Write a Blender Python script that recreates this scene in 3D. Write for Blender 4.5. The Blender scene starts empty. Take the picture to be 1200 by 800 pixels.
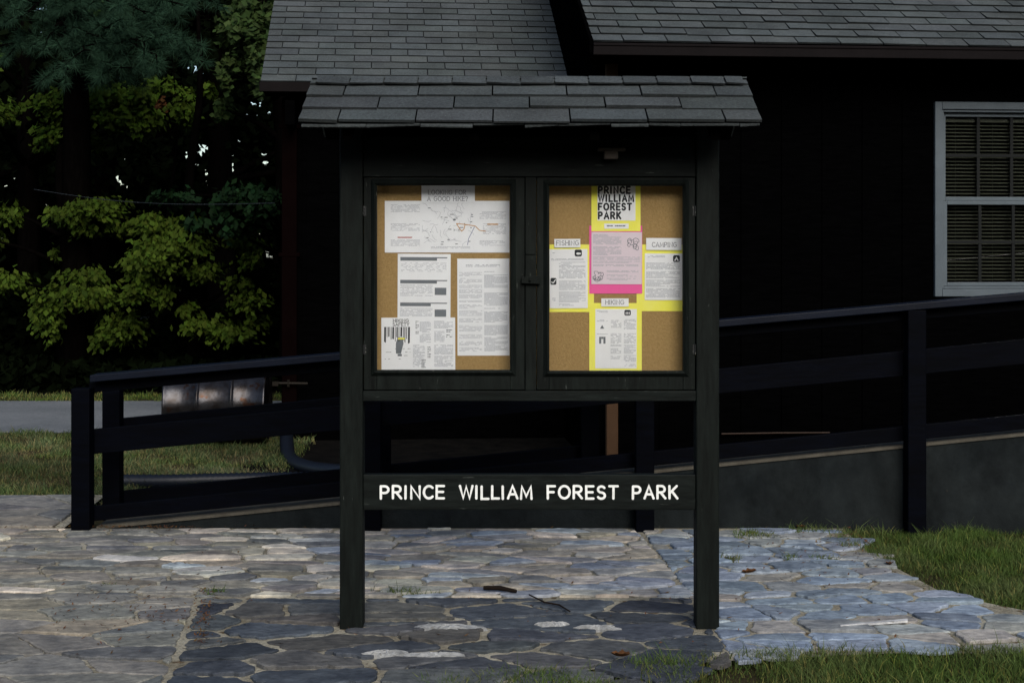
import bpy, math, random
from math import radians as R, sin, cos, pi
from mathutils import Vector, Matrix
import numpy as np

random.seed(7)
rng = np.random.default_rng(11)
C = bpy.context.scene.collection
scene = bpy.context.scene

# ------------------------------------------------------------------ camera
F = 1680.0          # focal length in pixels of the 1200 px wide photograph
EYE = 1.6
HOR = 289.0         # image row of the horizon
cam_d = bpy.data.cameras.new('camera')
cam = bpy.data.objects.new('camera', cam_d)
C.objects.link(cam)
cam.location = (0, 0, EYE)
cam.rotation_euler = (R(90), 0, 0)
cam_d.sensor_width = 36
cam_d.lens = 36 * F / 1200
cam_d.shift_y = -(400 - HOR) / 1200
cam_d.clip_end = 500
scene.camera = cam

# ------------------------------------------------------------------ light
SUN_EL, SUN_AZ = 33, 14       # elevation; azimuth of the sun seen from the scene, degrees to the right of straight behind the camera
world = bpy.data.worlds.new('World')
scene.world = world
world.use_nodes = True
wn = world.node_tree
sky = wn.nodes.new('ShaderNodeTexSky')
sky.sky_type = 'NISHITA'
sky.sun_disc = False
sky.sun_elevation = R(SUN_EL)
sky.sun_rotation = R(180 - SUN_AZ)
sky.air_density = 1.0
sky.dust_density = 1.5
sky.ozone_density = 1.0
bg = wn.nodes['Background']
bg.inputs['Strength'].default_value = 0.07
wn.links.new(sky.outputs['Color'], bg.inputs['Color'])
sun_d = bpy.data.lights.new('sun', 'SUN')
sun_d.energy = 1.5
sun_d.angle = R(40)
sun_d.color = (1.0, 0.95, 0.87)
sun = bpy.data.objects.new('sun', sun_d)
C.objects.link(sun)
sd = Vector((sin(R(SUN_AZ)) * cos(R(SUN_EL)), -cos(R(SUN_AZ)) * cos(R(SUN_EL)), sin(R(SUN_EL))))
sun.rotation_euler = sd.to_track_quat('Z', 'Y').to_euler()
sun.location = sd * 30

scene.view_settings.view_transform = 'Standard'
scene.view_settings.look = 'None'
scene.view_settings.gamma = 1
scene.view_settings.use_curve_mapping = False
scene.view_settings.exposure = 1.2

# ------------------------------------------------------------------ helpers
def at(px, py, Y):
    return Vector(((px - 600) / F * Y, Y, EYE + (HOR - py) / F * Y))

def gnd(px, py):
    d = EYE * F / (py - HOR)
    return ((px - 600) / F * d, d)

def tag(o, label=None, cat=None, group=None, kind=None):
    if label: o['label'] = label
    if cat: o['category'] = cat
    if group: o['group'] = group
    if kind: o['kind'] = kind
    return o

def empty(name, label, cat, loc=(0, 0, 0), rz=0, group=None):
    o = bpy.data.objects.new(name, None)
    C.objects.link(o)
    o.location = loc
    o.rotation_euler = (0, 0, rz)
    o.empty_display_size = 0.2
    return tag(o, label, cat, group)

class MB:
    """collects faces, with an optional tint per face"""
    def __init__(s):
        s.v, s.f, s.c, s.m = [], [], [], []
    def face(s, pts, col=None, mi=0):
        n = len(s.v)
        s.v.extend([tuple(p) for p in pts])
        s.f.append(tuple(range(n, n + len(pts))))
        s.c.append(col or (1, 1, 1)); s.m.append(mi)
    def hexa(s, p, col=None, mi=0):
        # p: 8 points, bottom loop 0-3 then top loop 4-7
        n = len(s.v)
        s.v.extend([tuple(q) for q in p])
        for f in ((3, 2, 1, 0), (4, 5, 6, 7), (0, 1, 5, 4), (1, 2, 6, 5), (2, 3, 7, 6), (3, 0, 4, 7)):
            s.f.append(tuple(n + i for i in f)); s.c.append(col or (1, 1, 1)); s.m.append(mi)
    def box(s, x0, x1, y0, y1, z0, z1, col=None, mi=0):
        s.hexa([(x0, y0, z0), (x1, y0, z0), (x1, y1, z0), (x0, y1, z0),
                (x0, y0, z1), (x1, y0, z1), (x1, y1, z1), (x0, y1, z1)], col, mi)
    def slant(s, x0, x1, y0, y1, za0, za1, zb0, zb1, col=None, mi=0):
        # a board running in x whose bottom/top heights change from za* at x0 to zb* at x1
        s.hexa([(x0, y0, za0), (x1, y0, zb0), (x1, y1, zb0), (x0, y1, za0),
                (x0, y0, za1), (x1, y0, zb1), (x1, y1, zb1), (x0, y1, za1)], col, mi)
    def tube(s, path, rad, n=10, col=None, cap=True, mi=0):
        path = [Vector(p) for p in path]
        if not hasattr(rad, '__len__'): rad = [rad] * len(path)
        base = len(s.v)
        ref = Vector((0, 0, 1))
        t0 = (path[1] - path[0]).normalized()
        if abs(t0.dot(ref)) > .9: ref = Vector((1, 0, 0))
        a = t0.cross(ref).normalized()
        for i, p in enumerate(path):
            t = (path[min(i + 1, len(path) - 1)] - path[max(i - 1, 0)]).normalized()
            a = (a - t * a.dot(t)).normalized()
            b = t.cross(a)
            for k in range(n):
                w = 2 * pi * k / n
                s.v.append(tuple(p + (a * cos(w) + b * sin(w)) * rad[i]))
        for i in range(len(path) - 1):
            for k in range(n):
                k2 = (k + 1) % n
                s.f.append((base + i * n + k, base + i * n + k2, base + (i + 1) * n + k2, base + (i + 1) * n + k))
                s.c.append(col or (1, 1, 1)); s.m.append(mi)
        if cap:
            s.f.append(tuple(base + k for k in reversed(range(n)))); s.c.append(col or (1, 1, 1)); s.m.append(mi)
            e = base + (len(path) - 1) * n
            s.f.append(tuple(e + k for k in range(n))); s.c.append(col or (1, 1, 1)); s.m.append(mi)
    def build(s, name, mat, parent=None, bevel=0, smooth=False, loc=None):
        me = bpy.data.meshes.new(name)
        me.from_pydata(s.v, [], s.f)
        for m in (mat if isinstance(mat, (list, tuple)) else [mat]): me.materials.append(m)
        if any(s.m): me.polygons.foreach_set('material_index', s.m)
        ca = me.color_attributes.new('tint', 'FLOAT_COLOR', 'CORNER')
        cnt = np.array([len(f) for f in s.f])
        cols = np.repeat(np.array([tuple(c) + (1,) for c in s.c], dtype=np.float32), cnt, axis=0)
        ca.data.foreach_set('color', cols.ravel())
        if smooth: me.polygons.foreach_set('use_smooth', [True] * len(me.polygons))
        me.update()
        o = bpy.data.objects.new(name, me)
        C.objects.link(o)
        if parent: o.parent = parent
        if loc: o.location = loc
        if bevel:
            b = o.modifiers.new('bevel', 'BEVEL')
            b.width = bevel; b.segments = 2; b.limit_method = 'ANGLE'; b.angle_limit = R(40)
        return o

def fast_mesh(name, verts, nper, mat, parent=None, cols=None):
    """verts: (N*nper,3) array, N polygons of nper corners each; cols (N,3)"""
    me = bpy.data.meshes.new(name)
    N = len(verts) // nper
    me.vertices.add(len(verts)); me.vertices.foreach_set('co', np.asarray(verts, dtype=np.float32).ravel())
    me.loops.add(N * nper); me.loops.foreach_set('vertex_index', np.arange(N * nper, dtype=np.int32))
    me.polygons.add(N)
    me.polygons.foreach_set('loop_start', np.arange(0, N * nper, nper, dtype=np.int32))
    me.update(calc_edges=True)
    me.materials.append(mat)
    ca = me.color_attributes.new('tint', 'FLOAT_COLOR', 'CORNER')
    if cols is None: cols = np.ones((N, 3))
    cc = np.concatenate([cols, np.ones((N, 1))], axis=1)
    ca.data.foreach_set('color', np.repeat(cc, nper, axis=0).astype(np.float32).ravel())
    o = bpy.data.objects.new(name, me)
    C.objects.link(o)
    if parent: o.parent = parent
    return o

# ------------------------------------------------------------------ materials
def mat(name, col, rough=.7, spec=.3, metallic=0, var=.0, vscale=8, vcol=None, bump=0, bscale=60, stretch=None,
        trans=0, speck=None, detail=6, grit=None):
    m = bpy.data.materials.new(name)
    m.use_nodes = True
    nt = m.node_tree; N = nt.nodes; L = nt.links
    bs = N['Principled BSDF']
    bs.inputs['Roughness'].default_value = rough
    bs.inputs['Specular IOR Level'].default_value = spec
    bs.inputs['Metallic'].default_value = metallic
    tc = N.new('ShaderNodeTexCoord')
    mp = N.new('ShaderNodeMapping')
    if stretch: mp.inputs['Scale'].default_value = stretch
    L.new(tc.outputs['Object'], mp.inputs['Vector'])
    at_ = N.new('ShaderNodeVertexColor'); at_.layer_name = 'tint'
    mul = N.new('ShaderNodeMix')
    if grit:
        g1 = N.new('ShaderNodeTexNoise'); g1.inputs['Scale'].default_value = grit[0]; g1.inputs['Detail'].default_value = 8; g1.inputs['Roughness'].default_value = .75
        gm = N.new('ShaderNodeMapping'); gm.inputs['Scale'].default_value = grit[2]
        L.new(tc.outputs['Object'], gm.inputs['Vector']); L.new(gm.outputs['Vector'], g1.inputs['Vector'])
        g2 = N.new('ShaderNodeMapRange'); g2.inputs['From Min'].default_value = .32; g2.inputs['From Max'].default_value = .68
        g2.inputs['To Min'].default_value = 1 - grit[1]; g2.inputs['To Max'].default_value = 1 + grit[1]
        L.new(g1.outputs['Fac'], g2.inputs['Value'])
    mul.data_type = 'RGBA'; mul.blend_type = 'MULTIPLY'
    mul.inputs['Factor'].default_value = 1
    base = N.new('ShaderNodeMix'); base.data_type = 'RGBA'
    base.inputs['A'].default_value = (*col, 1)
    v2 = vcol or tuple(c * (1 - var) for c in col)
    base.inputs['B'].default_value = (*v2, 1)
    nz = N.new('ShaderNodeTexNoise'); nz.inputs['Scale'].default_value = vscale; nz.inputs['Detail'].default_value = detail
    nz.inputs['Roughness'].default_value = .65
    L.new(mp.outputs['Vector'], nz.inputs['Vector'])
    rp = N.new('ShaderNodeMapRange'); rp.inputs['From Min'].default_value = .38; rp.inputs['From Max'].default_value = .64
    L.new(nz.outputs['Fac'], rp.inputs['Value'])
    L.new(rp.outputs['Result'], base.inputs['Factor'])
    src = base.outputs['Result']
    if speck:
        scol, sscale, thr = speck
        n2 = N.new('ShaderNodeTexNoise'); n2.inputs['Scale'].default_value = sscale; n2.inputs['Detail'].default_value = 3
        L.new(mp.outputs['Vector'], n2.inputs['Vector'])
        r2 = N.new('ShaderNodeMapRange'); r2.inputs['From Min'].default_value = thr; r2.inputs['From Max'].default_value = thr + .05
        L.new(n2.outputs['Fac'], r2.inputs['Value'])
        m2 = N.new('ShaderNodeMix'); m2.data_type = 'RGBA'
        L.new(r2.outputs['Result'], m2.inputs['Factor'])
        L.new(src, m2.inputs['A']); m2.inputs['B'].default_value = (*scol, 1)
        src = m2.outputs['Result']
    L.new(src, mul.inputs['A']); L.new(at_.outputs['Color'], mul.inputs['B'])
    if grit:
        vm = N.new('ShaderNodeVectorMath'); vm.operation = 'SCALE'
        L.new(mul.outputs['Result'], vm.inputs[0]); L.new(g2.outputs['Result'], vm.inputs['Scale'])
        L.new(vm.outputs['Vector'], bs.inputs['Base Color'])
    else:
        L.new(mul.outputs['Result'], bs.inputs['Base Color'])
    if bump:
        nb = N.new('ShaderNodeTexNoise'); nb.inputs['Scale'].default_value = bscale; nb.inputs['Detail'].default_value = 5
        L.new(mp.outputs['Vector'], nb.inputs['Vector'])
        bp = N.new('ShaderNodeBump'); bp.inputs['Strength'].default_value = bump; bp.inputs['Distance'].default_value = .01
        L.new(nb.outputs['Fac'], bp.inputs['Height'])
        L.new(bp.outputs['Normal'], bs.inputs['Normal'])
    if trans:
        tr = N.new('ShaderNodeBsdfTranslucent')
        L.new(mul.outputs['Result'], tr.inputs['Color'])
        mx = N.new('ShaderNodeMixShader'); mx.inputs['Fac'].default_value = trans
        L.new(bs.outputs['BSDF'], mx.inputs[1]); L.new(tr.outputs['BSDF'], mx.inputs[2])
        L.new(mx.outputs['Shader'], N['Material Output'].inputs['Surface'])
    return m

def glass_mat(name, tint=(1, 1, 1), rough=.02, bend=0):
    m = bpy.data.materials.new(name); m.use_nodes = True
    N = m.node_tree.nodes; L = m.node_tree.links
    N.remove(N['Principled BSDF'])
    t = N.new('ShaderNodeBsdfTransparent'); t.inputs['Color'].default_value = (*tint, 1)
    g = N.new('ShaderNodeBsdfGlossy'); g.inputs['Roughness'].default_value = rough
    fr = N.new('ShaderNodeFresnel'); fr.inputs['IOR'].default_value = 1.5
    mx = N.new('ShaderNodeMixShader')
    L.new(fr.outputs['Fac'], mx.inputs['Fac']); L.new(t.outputs['BSDF'], mx.inputs[1]); L.new(g.outputs['BSDF'], mx.inputs[2])
    L.new(mx.outputs['Shader'], N['Material Output'].inputs['Surface'])
    return m

M = {}
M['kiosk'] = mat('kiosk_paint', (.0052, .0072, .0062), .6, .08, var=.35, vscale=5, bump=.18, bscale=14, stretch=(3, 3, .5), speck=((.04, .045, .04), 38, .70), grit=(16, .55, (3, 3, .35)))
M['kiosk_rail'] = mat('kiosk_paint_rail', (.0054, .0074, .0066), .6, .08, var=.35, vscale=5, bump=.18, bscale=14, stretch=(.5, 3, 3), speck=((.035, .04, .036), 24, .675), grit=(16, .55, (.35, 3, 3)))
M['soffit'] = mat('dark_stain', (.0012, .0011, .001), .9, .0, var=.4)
M['shingle'] = mat('asphalt_shingle', (.072, .082, .084), .95, .03, var=.30, vscale=3, bump=.8, bscale=260, speck=((.11, .12, .12), 180, .64), grit=(85, .34, (1, 1, 1)))
M['shingle_dark'] = mat('shingle_felt', (.004, .004, .005), .95, .02)
M['cork'] = mat('cork', (.36, .245, .105), .9, .1, vcol=(.30, .20, .082), vscale=90, bump=.4, bscale=200)
M['paper'] = mat('white_paper', (.80, .83, .86), .7, .2, var=.06, vscale=8)
M['pinkpaper'] = mat('pale_pink_paper', (.68, .60, .67), .7, .2)
M['magenta'] = mat('magenta_card', (.80, .12, .36), .7, .2)
M['yellow'] = mat('yellow_card', (.84, .82, .09), .7, .2, vcol=(.84, .83, .17))
M['print'] = mat('print_grey', (.36, .39, .44), .8, .1)
M['print_mid'] = mat('print_mid', (.16, .18, .2), .8, .1)
M['print_black'] = mat('print_black', (.035, .04, .045), .8, .1)
M['print_orange'] = mat('print_orange', (.5, .26, .07), .8, .1)
M['print_red'] = mat('print_red', (.45, .12, .1), .8, .1)
M['print_blue'] = mat('print_blue', (.12, .16, .32), .8, .1)
M['white_paint'] = mat('white_letter_paint', (.8, .81, .78), .6, .3, var=.2, vscale=40)
M['metal'] = mat('dull_metal', (.03, .03, .03), .5, .3, metallic=.5)
M['kiosk_metal'] = mat('painted_metal', (.008, .009, .009), .5, .3, speck=((.12, .12, .11), 90, .62))
M['beige'] = mat('beige_plastic', (.10, .08, .065), .6, .3)
M['glass'] = glass_mat('pane_glass')
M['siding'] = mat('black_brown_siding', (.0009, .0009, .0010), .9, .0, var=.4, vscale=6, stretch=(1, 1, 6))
M['fascia'] = mat('brown_fascia', (.0055, .0042, .0045), .7, .05, var=.3, vscale=4)
M['trim'] = mat('white_window_trim', (.075, .092, .105), .5, .15, var=.15, vscale=6)
M['blind'] = mat('blind_slats', (.034, .038, .028), .6, .1)
M['dark_sash'] = mat('dark_muntin', (.006, .007, .007), .6, .1)
M['room'] = mat('dark_room', (.002, .002, .002), .9, .0)
M['downspout'] = mat('brown_downspout', (.052, .029, .016), .7, .05, var=.2, vscale=5)
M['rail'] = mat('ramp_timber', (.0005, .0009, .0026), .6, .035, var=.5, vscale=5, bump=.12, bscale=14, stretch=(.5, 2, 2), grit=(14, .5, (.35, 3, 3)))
M['handrail'] = mat('lit_handrail_timber', (.0024, .0045, .011), .5, .12, var=.4, vscale=5, bump=.12, bscale=14, stretch=(.5, 2, 2))  # same timber made lighter and bluer, so the lit top edge is in the colour
M['rampwall'] = mat('ramp_wall_concrete', (.0105, .0130, .0135), .85, .06, vcol=(.0068, .0088, .0096), vscale=2.4, bump=.3, bscale=40, speck=((.035, .033, .027), 22, .735), detail=9, grit=(3.5, .45, (1.3, 1, .8)))
M['slab'] = mat('ramp_slab_concrete', (.075, .068, .054), .85, .1, var=.35, vscale=9, bump=.4, bscale=50)
M['stone'] = mat('flagstone', (1.28, 1.24, 1.18), .8, .2, vcol=(.62, .63, .66), vscale=6.5, bump=1.0, bscale=16, speck=((.7, .66, .6), 26, .69), detail=10, grit=(24, .38, (1, 1.8, 1)))
M['mortar'] = mat('mortar', (.30, .28, .22), .95, .05, vcol=(.15, .132, .095), vscale=3.2, bump=1, bscale=70, speck=((.09, .065, .04), 12, .62), detail=10, grit=(40, .35, (1, 1, 1)))
M['soil'] = mat('soil_under_grass', (.026, .025, .011), .95, .03, vcol=(.042, .032, .019), vscale=1.1, bump=.8, bscale=30)
M['road'] = mat('pale_road', (.135, .145, .155), .9, .05, vcol=(.105, .115, .125), vscale=1.2, bump=.5, bscale=60, grit=(30, .2, (1, 1, 1)))
M['grass'] = mat('grass_blades', (.050, .088, .018), .6, .06, vcol=(.074, .094, .034), vscale=2.2, trans=.25)
M['litter'] = mat('dead_leaf', (.10, .045, .018), .8, .1, var=.5, vscale=20)
M['bark'] = mat('bark', (.0022, .0018, .0016), .95, .0, var=.5, vscale=9, bump=1, bscale=18, stretch=(3, 3, .6))
M['leaf'] = mat('leaves', (1, 1, 1), .7, .04, var=.15, vscale=3, trans=.18)
M['dark_leaf'] = mat('shaded_leaves', (1, 1, 1), .9, .0, var=.15, vscale=3)
M['needle'] = mat('pine_needles', (1, 1, 1), .7, .05, trans=.1)
M['drum'] = mat('rusty_drum', (.036, .036, .040), .25, .35, metallic=.8, vcol=(.014, .011, .010), vscale=9, bump=.35, bscale=9, speck=((.025, .012, .007), 12, .60))
M['pipe'] = mat('black_plastic_pipe', (.005, .007, .012), .45, .25)
M['stick'] = mat('dead_stick', (.014, .010, .008), .9, .05)
M['hose'] = mat('orange_hose', (.025, .012, .006), .7, .3)
M['brass'] = mat('old_brass', (.012, .010, .008), .6, .1, metallic=.4)

# ------------------------------------------------------------------ polygons
def clip(poly, a, b, c):
    """keep a*x+b*y<=c"""
    out = []
    n = len(poly)
    for i in range(n):
        p, q = poly[i], poly[(i + 1) % n]
        dp, dq = a * p[0] + b * p[1] - c, a * q[0] + b * q[1] - c
        if dp <= 0: out.append(p)
        if (dp < 0 < dq) or (dq < 0 < dp):
            t = dp / (dp - dq)
            out.append((p[0] + (q[0] - p[0]) * t, p[1] + (q[1] - p[1]) * t))
    return out

def clip_poly(poly, conv):
    """clip by a convex counter-clockwise polygon"""
    n = len(conv)
    for i in range(n):
        p, q = conv[i], conv[(i + 1) % n]
        nx, ny = q[1] - p[1], -(q[0] - p[0])
        poly = clip(poly, nx, ny, nx * p[0] + ny * p[1])
        if len(poly) < 3: return []
    return poly

def area(p):
    return .5 * sum(p[i][0] * p[(i + 1) % len(p)][1] - p[(i + 1) % len(p)][0] * p[i][1] for i in range(len(p)))

def inset(poly, d):
    n = len(poly)
    if n < 3: return []
    out = poly
    for i in range(n):
        p, q = poly[i], poly[(i + 1) % n]
        ex, ey = q[0] - p[0], q[1] - p[1]
        l = math.hypot(ex, ey)
        if l < 1e-6: continue
        nx, ny = ey / l, -ex / l
        dd = d * random.uniform(.45, 1.7)
        out = clip(out, nx, ny, nx * p[0] + ny * p[1] - dd)
        if len(out) < 3: return []
    return out

def roughen(poly, amp, step=.024):
    """round the corners and make the edges of a stone uneven"""
    # one Chaikin pass rounds the corners a little
    r = []
    n = len(poly)
    for i in range(n):
        p, q = poly[i], poly[(i + 1) % n]
        l = math.hypot(q[0] - p[0], q[1] - p[1])
        t = min(.3, .011 / max(l, 1e-5))
        r += [(p[0] + (q[0] - p[0]) * t, p[1] + (q[1] - p[1]) * t), (q[0] + (p[0] - q[0]) * t, q[1] + (p[1] - q[1]) * t)]
    out = []
    n = len(r)
    for i in range(n):
        p, q = r[i], r[(i + 1) % n]
        l = math.hypot(q[0] - p[0], q[1] - p[1])
        k = max(1, int(l / step))
        for j in range(k):
            t = j / k
            x, y = p[0] + (q[0] - p[0]) * t, p[1] + (q[1] - p[1]) * t
            if l > 1e-6 and k > 1:
                w = random.uniform(-amp, amp)
                x += (q[1] - p[1]) / l * w; y += -(q[0] - p[0]) / l * w
            out.append((x, y))
    return out

# ------------------------------------------------------------------ ground
g = MB()
g.face([(-150, -40, -.03), (150, -40, -.03), (150, 220, -.03), (-150, 220, -.03)])
tag(g.build('ground', M['soil']), kind='structure')

r_ = MB()
segs = 24
for i in range(segs):
    xa, xb = -60 + 110 * i / segs, -60 + 110 * (i + 1) / segs
    r_.face([(xa, 12.5, -.022), (xb, 12.5, -.022), (xb, 15.1, -.022), (xa, 15.1, -.022)])
tag(r_.build('road', M['road']), kind='structure')

m_ = MB(); m_.face([(-2.0, 8.8, -.024), (9, 8.8, -.024), (9, 14, -.024), (-2.0, 14, -.024)])  # dark sheet: the shade behind the ramp is put into the ground colour
M['dark_soil'] = mat('dark_ground', (.006, .0055, .005), .95, .02, vcol=(.003, .003, .003), vscale=6, bump=1, bscale=30)
tag(m_.build('shaded_soil', M['dark_soil']), kind='structure')

m_ = MB(); m_.face([(-60, 15.7, -.024), (50, 15.7, -.024), (50, 45, -.024), (-60, 45, -.024)])
tag(m_.build('forest_floor', M['dark_soil']), kind='structure')

# patio: mortar bed, then flagstones in zones
patio_outline = [(-6, 4.6), (-.1, 4.6), (.25, 5.42), (1.0, 5.58), (1.6, 5.66), (2.6, 5.60), (3.4, 5.5), (3.3, 6.0), (2.25, 6.32), (2.0, 6.6),
                 (1.93, 7.05), (1.87, 7.5), (1.88, 8.15), (-2.55, 8.15), (-2.62, 9.25), (-6, 9.25)]
p_ = MB()
p_.face([(x, y, 0) for x, y in patio_outline])
tag(p_.build('patio_mortar', M['mortar']), kind='structure')

def inside(poly, x, y):
    r = False; j = len(poly) - 1
    for i in range(len(poly)):
        xi, yi = poly[i]; xj, yj = poly[j]
        if (yi > y) != (yj > y) and x < (xj - xi) * (y - yi) / (yj - yi) + xi: r = not r
        j = i
    return r

def zone(mb, conv, spacing, gap, palette, aniso=1.35, amp=.004, zrange=(.006, .016), whites=0, keep=False):
    xs = [p[0] for p in conv]; ys = [p[1] for p in conv]
    pts = []
    sy = spacing / aniso ** .5; sx = spacing * aniso ** .5
    y = min(ys) - sy
    row = 0
    while y < max(ys) + sy:
        x = min(xs) - sx + (row % 2) * sx * .5
        while x < max(xs) + sx:
            pts.append((x + random.uniform(-.48, .48) * sx, y + random.uniform(-.48, .48) * sy))
            x += sx * random.uniform(.75, 1.3)
        y += sy; row += 1
    arr = np.array(pts) / np.array([aniso, 1.0])
    for i, (x, y) in enumerate(pts):
        d = np.hypot(arr[:, 0] - arr[i, 0], arr[:, 1] - arr[i, 1])
        cell = [(x - 2, y - 2), (x + 2, y - 2), (x + 2, y + 2), (x - 2, y + 2)]
        for j in np.argsort(d)[1:22]:
            qx, qy = pts[j]
            # bisector in the squashed metric
            a = 2 * (qx - x) / aniso ** 2; b = 2 * (qy - y)
            c = (qx * qx - x * x) / aniso ** 2 + (qy * qy - y * y)
            cell = clip(cell, a, b, c)
            if len(cell) < 3: break
        if len(cell) < 3: continue
        if keep and not inside(patio_outline, x, y): continue
        cell = clip_poly(cell, conv)
        if len(cell) < 3: continue
        cell = inset(cell, gap)
        if len(cell) < 3 or abs(area(cell)) < .0012: continue
        cell = roughen(cell, amp)
        col = random.choice(palette(x) if callable(palette) else palette)
        k = random.uniform(.78, 1.2)
        if random.random() < whites: col, k = (.42, .42, .41), random.uniform(.8, 1)
        col = tuple(c * k * random.uniform(.97, 1.03) for c in col)
        zt = random.uniform(*zrange)
        tx, ty = random.uniform(-.02, .02), random.uniform(-.02, .02)
        cx = sum(p[0] for p in cell) / len(cell); cy = sum(p[1] for p in cell) / len(cell)
        top = []; mid = []; bot = []
        for (qx, qy) in cell:
            ddx, ddy = qx - cx, qy - cy
            l = math.hypot(ddx, ddy) + 1e-6
            zz = zt + tx * ddx + ty * ddy
            ins = .006
            top.append((qx - ddx / l * ins, qy - ddy / l * ins, max(zz, .004)))
            mid.append((qx, qy, max(zz - .004, .002)))
            bot.append((qx, qy, -.004))
        mb.face(top, col)
        n = len(cell)
        for q in range(n):
            q2 = (q + 1) % n
            mb.face([mid[q], mid[q2], top[q2], top[q]], col)
            mb.face([bot[q], bot[q2], mid[q2], mid[q]], col)

slate = [(.048, .056, .070), (.041, .049, .061), (.062, .067, .072), (.052, .060, .068), (.070, .070, .068), (.038, .045, .056)]
greyb = [(.16, .16, .145), (.115, .12, .12), (.19, .175, .14), (.14, .14, .128), (.095, .102, .105)]
light = [(.37, .345, .295), (.30, .295, .275), (.25, .28, .315), (.42, .39, .34), (.23, .235, .23), (.33, .30, .25), (.20, .23, .28), (.27, .25, .215)]
blue = [(.18, .22, .275), (.155, .195, .25), (.22, .235, .245), (.20, .235, .28), (.13, .165, .205), (.23, .225, .21)]
dull = [(.15, .15, .145), (.17, .16, .14), (.12, .125, .125), (.18, .175, .165)]
st = MB()
def quartz():
    for px, py, w_, d_ in ((524, 738, .125, .045), (452, 769, .10, .03), (648, 735, .06, .03), (700, 739, .09, .022), (510, 771, .10, .018)):
        x, y = gnd(px, py)
        nq = 36
        rr = [1 + .10 * sin(3 * k + px) + .07 * sin(7 * k / 3.0 + py) + random.uniform(-.07, .07) for k in range(nq)]
        rr = [q * (1 + .18 * sin(2 * pi * k / nq * 2 + px) + .12 * sin(2 * pi * k / nq * 5 + py)) for k, q in enumerate(rr)]
        rings = []
        for (sc, hz) in ((1, -.002), (.93, .014), (.72, .020), (.42, .022), (.15, .022)):
            rings.append([(x + cos(2 * pi * k / nq) * w_ * rr[k] * sc, y + sin(2 * pi * k / nq) * d_ * rr[k] * sc, hz + (random.uniform(-.004, .004) if hz > 0 else 0)) for k in range(nq)])
        for a_, b_ in zip(rings[:-1], rings[1:]):
            for k in range(nq):
                k2 = (k + 1) % nq
                kk = random.uniform(.7, 1.05)
                st.face([a_[k], a_[k2], b_[k2], b_[k]], (.24 * kk, .25 * kk, .255 * kk))
        st.face(rings[-1], (.29, .3, .31))
zone(st, [(-1.20, 4.7), (.15, 4.7), (.86, 5.50), (.83, 6.50), (-1.42, 6.50)], .27, .015, slate, 1.75, amp=.012, whites=.0)
quartz()      # dark slate in wide mortar
zone(st, [(-6, 4.7), (-1.21, 4.7), (-1.43, 6.525), (-6, 6.955)], .26, .008, greyb, 1.9, amp=.007)
zone(st, [(-6, 6.97), (-1.42, 6.535), (.84, 6.53), (.70, 8.11), (-6, 8.11)], .17, .0095, lambda x: light if x + random.gauss(0, .35) > -1.15 else greyb + light[:1] + dull + dull, 2.1, amp=.006, whites=.02)
zone(st, [(.86, 5.45), (3.6, 5.45), (3.6, 8.10), (.72, 8.10)], .19, .011, blue, 1.7, amp=.008, keep=True)
zone(st, [(-6, 8.14), (-2.60, 8.14), (-2.66, 9.2), (-6, 9.2)], .38, .008, dull, 1.3)
# quartz sliver in one of the blue stones
q0 = gnd(985, 738); q1 = gnd(1062, 731)
st.hexa([(q0[0], q0[1], .012), (q1[0], q1[1] - .02, .012), (q1[0] + .01, q1[1] + .015, .012), (q0[0], q0[1] + .01, .012),
         (q0[0], q0[1], .021), (q1[0], q1[1] - .02, .021), (q1[0] + .01, q1[1] + .015, .021), (q0[0], q0[1] + .01, .021)], (.36, .37, .38))
tag(st.build('patio', M['stone']), kind='structure')

# ------------------------------------------------------------------ ramp
RY = 8.14
def rz(x):            # height of the ramp edge above the patio
    return .015 + .1005 * (x + 2.33) if x < 3.1 else .015 + .1005 * 5.43
ramp = empty('access_ramp', 'long dark concrete ramp with pale slab edge rising to the right behind the notice board', 'ramp', (0, RY, 0))
w = MB()
XE = 6.5
for (xa, xb) in ((-2.33, 3.1), (3.1, XE)):
    w.slant(xa, xb, .012, .60, -.05, rz(xa) - .018, -.05, rz(xb) - .018)
w.build('wall', M['rampwall'], ramp)
w = MB()
for (xa, xb) in ((-2.36, 3.1), (3.1, XE)):
    w.slant(xa, xb, .002, .64, rz(xa) - .016, rz(xa), rz(xb) - .016, rz(xb))
w.build('slab', M['slab'], ramp)
# ramp landing in front of the door, behind the kiosk
w = MB()
w.box(.40, XE, .70, 1.6, -.05, .06)
w.build('landing', M['slab'], ramp)

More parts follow.
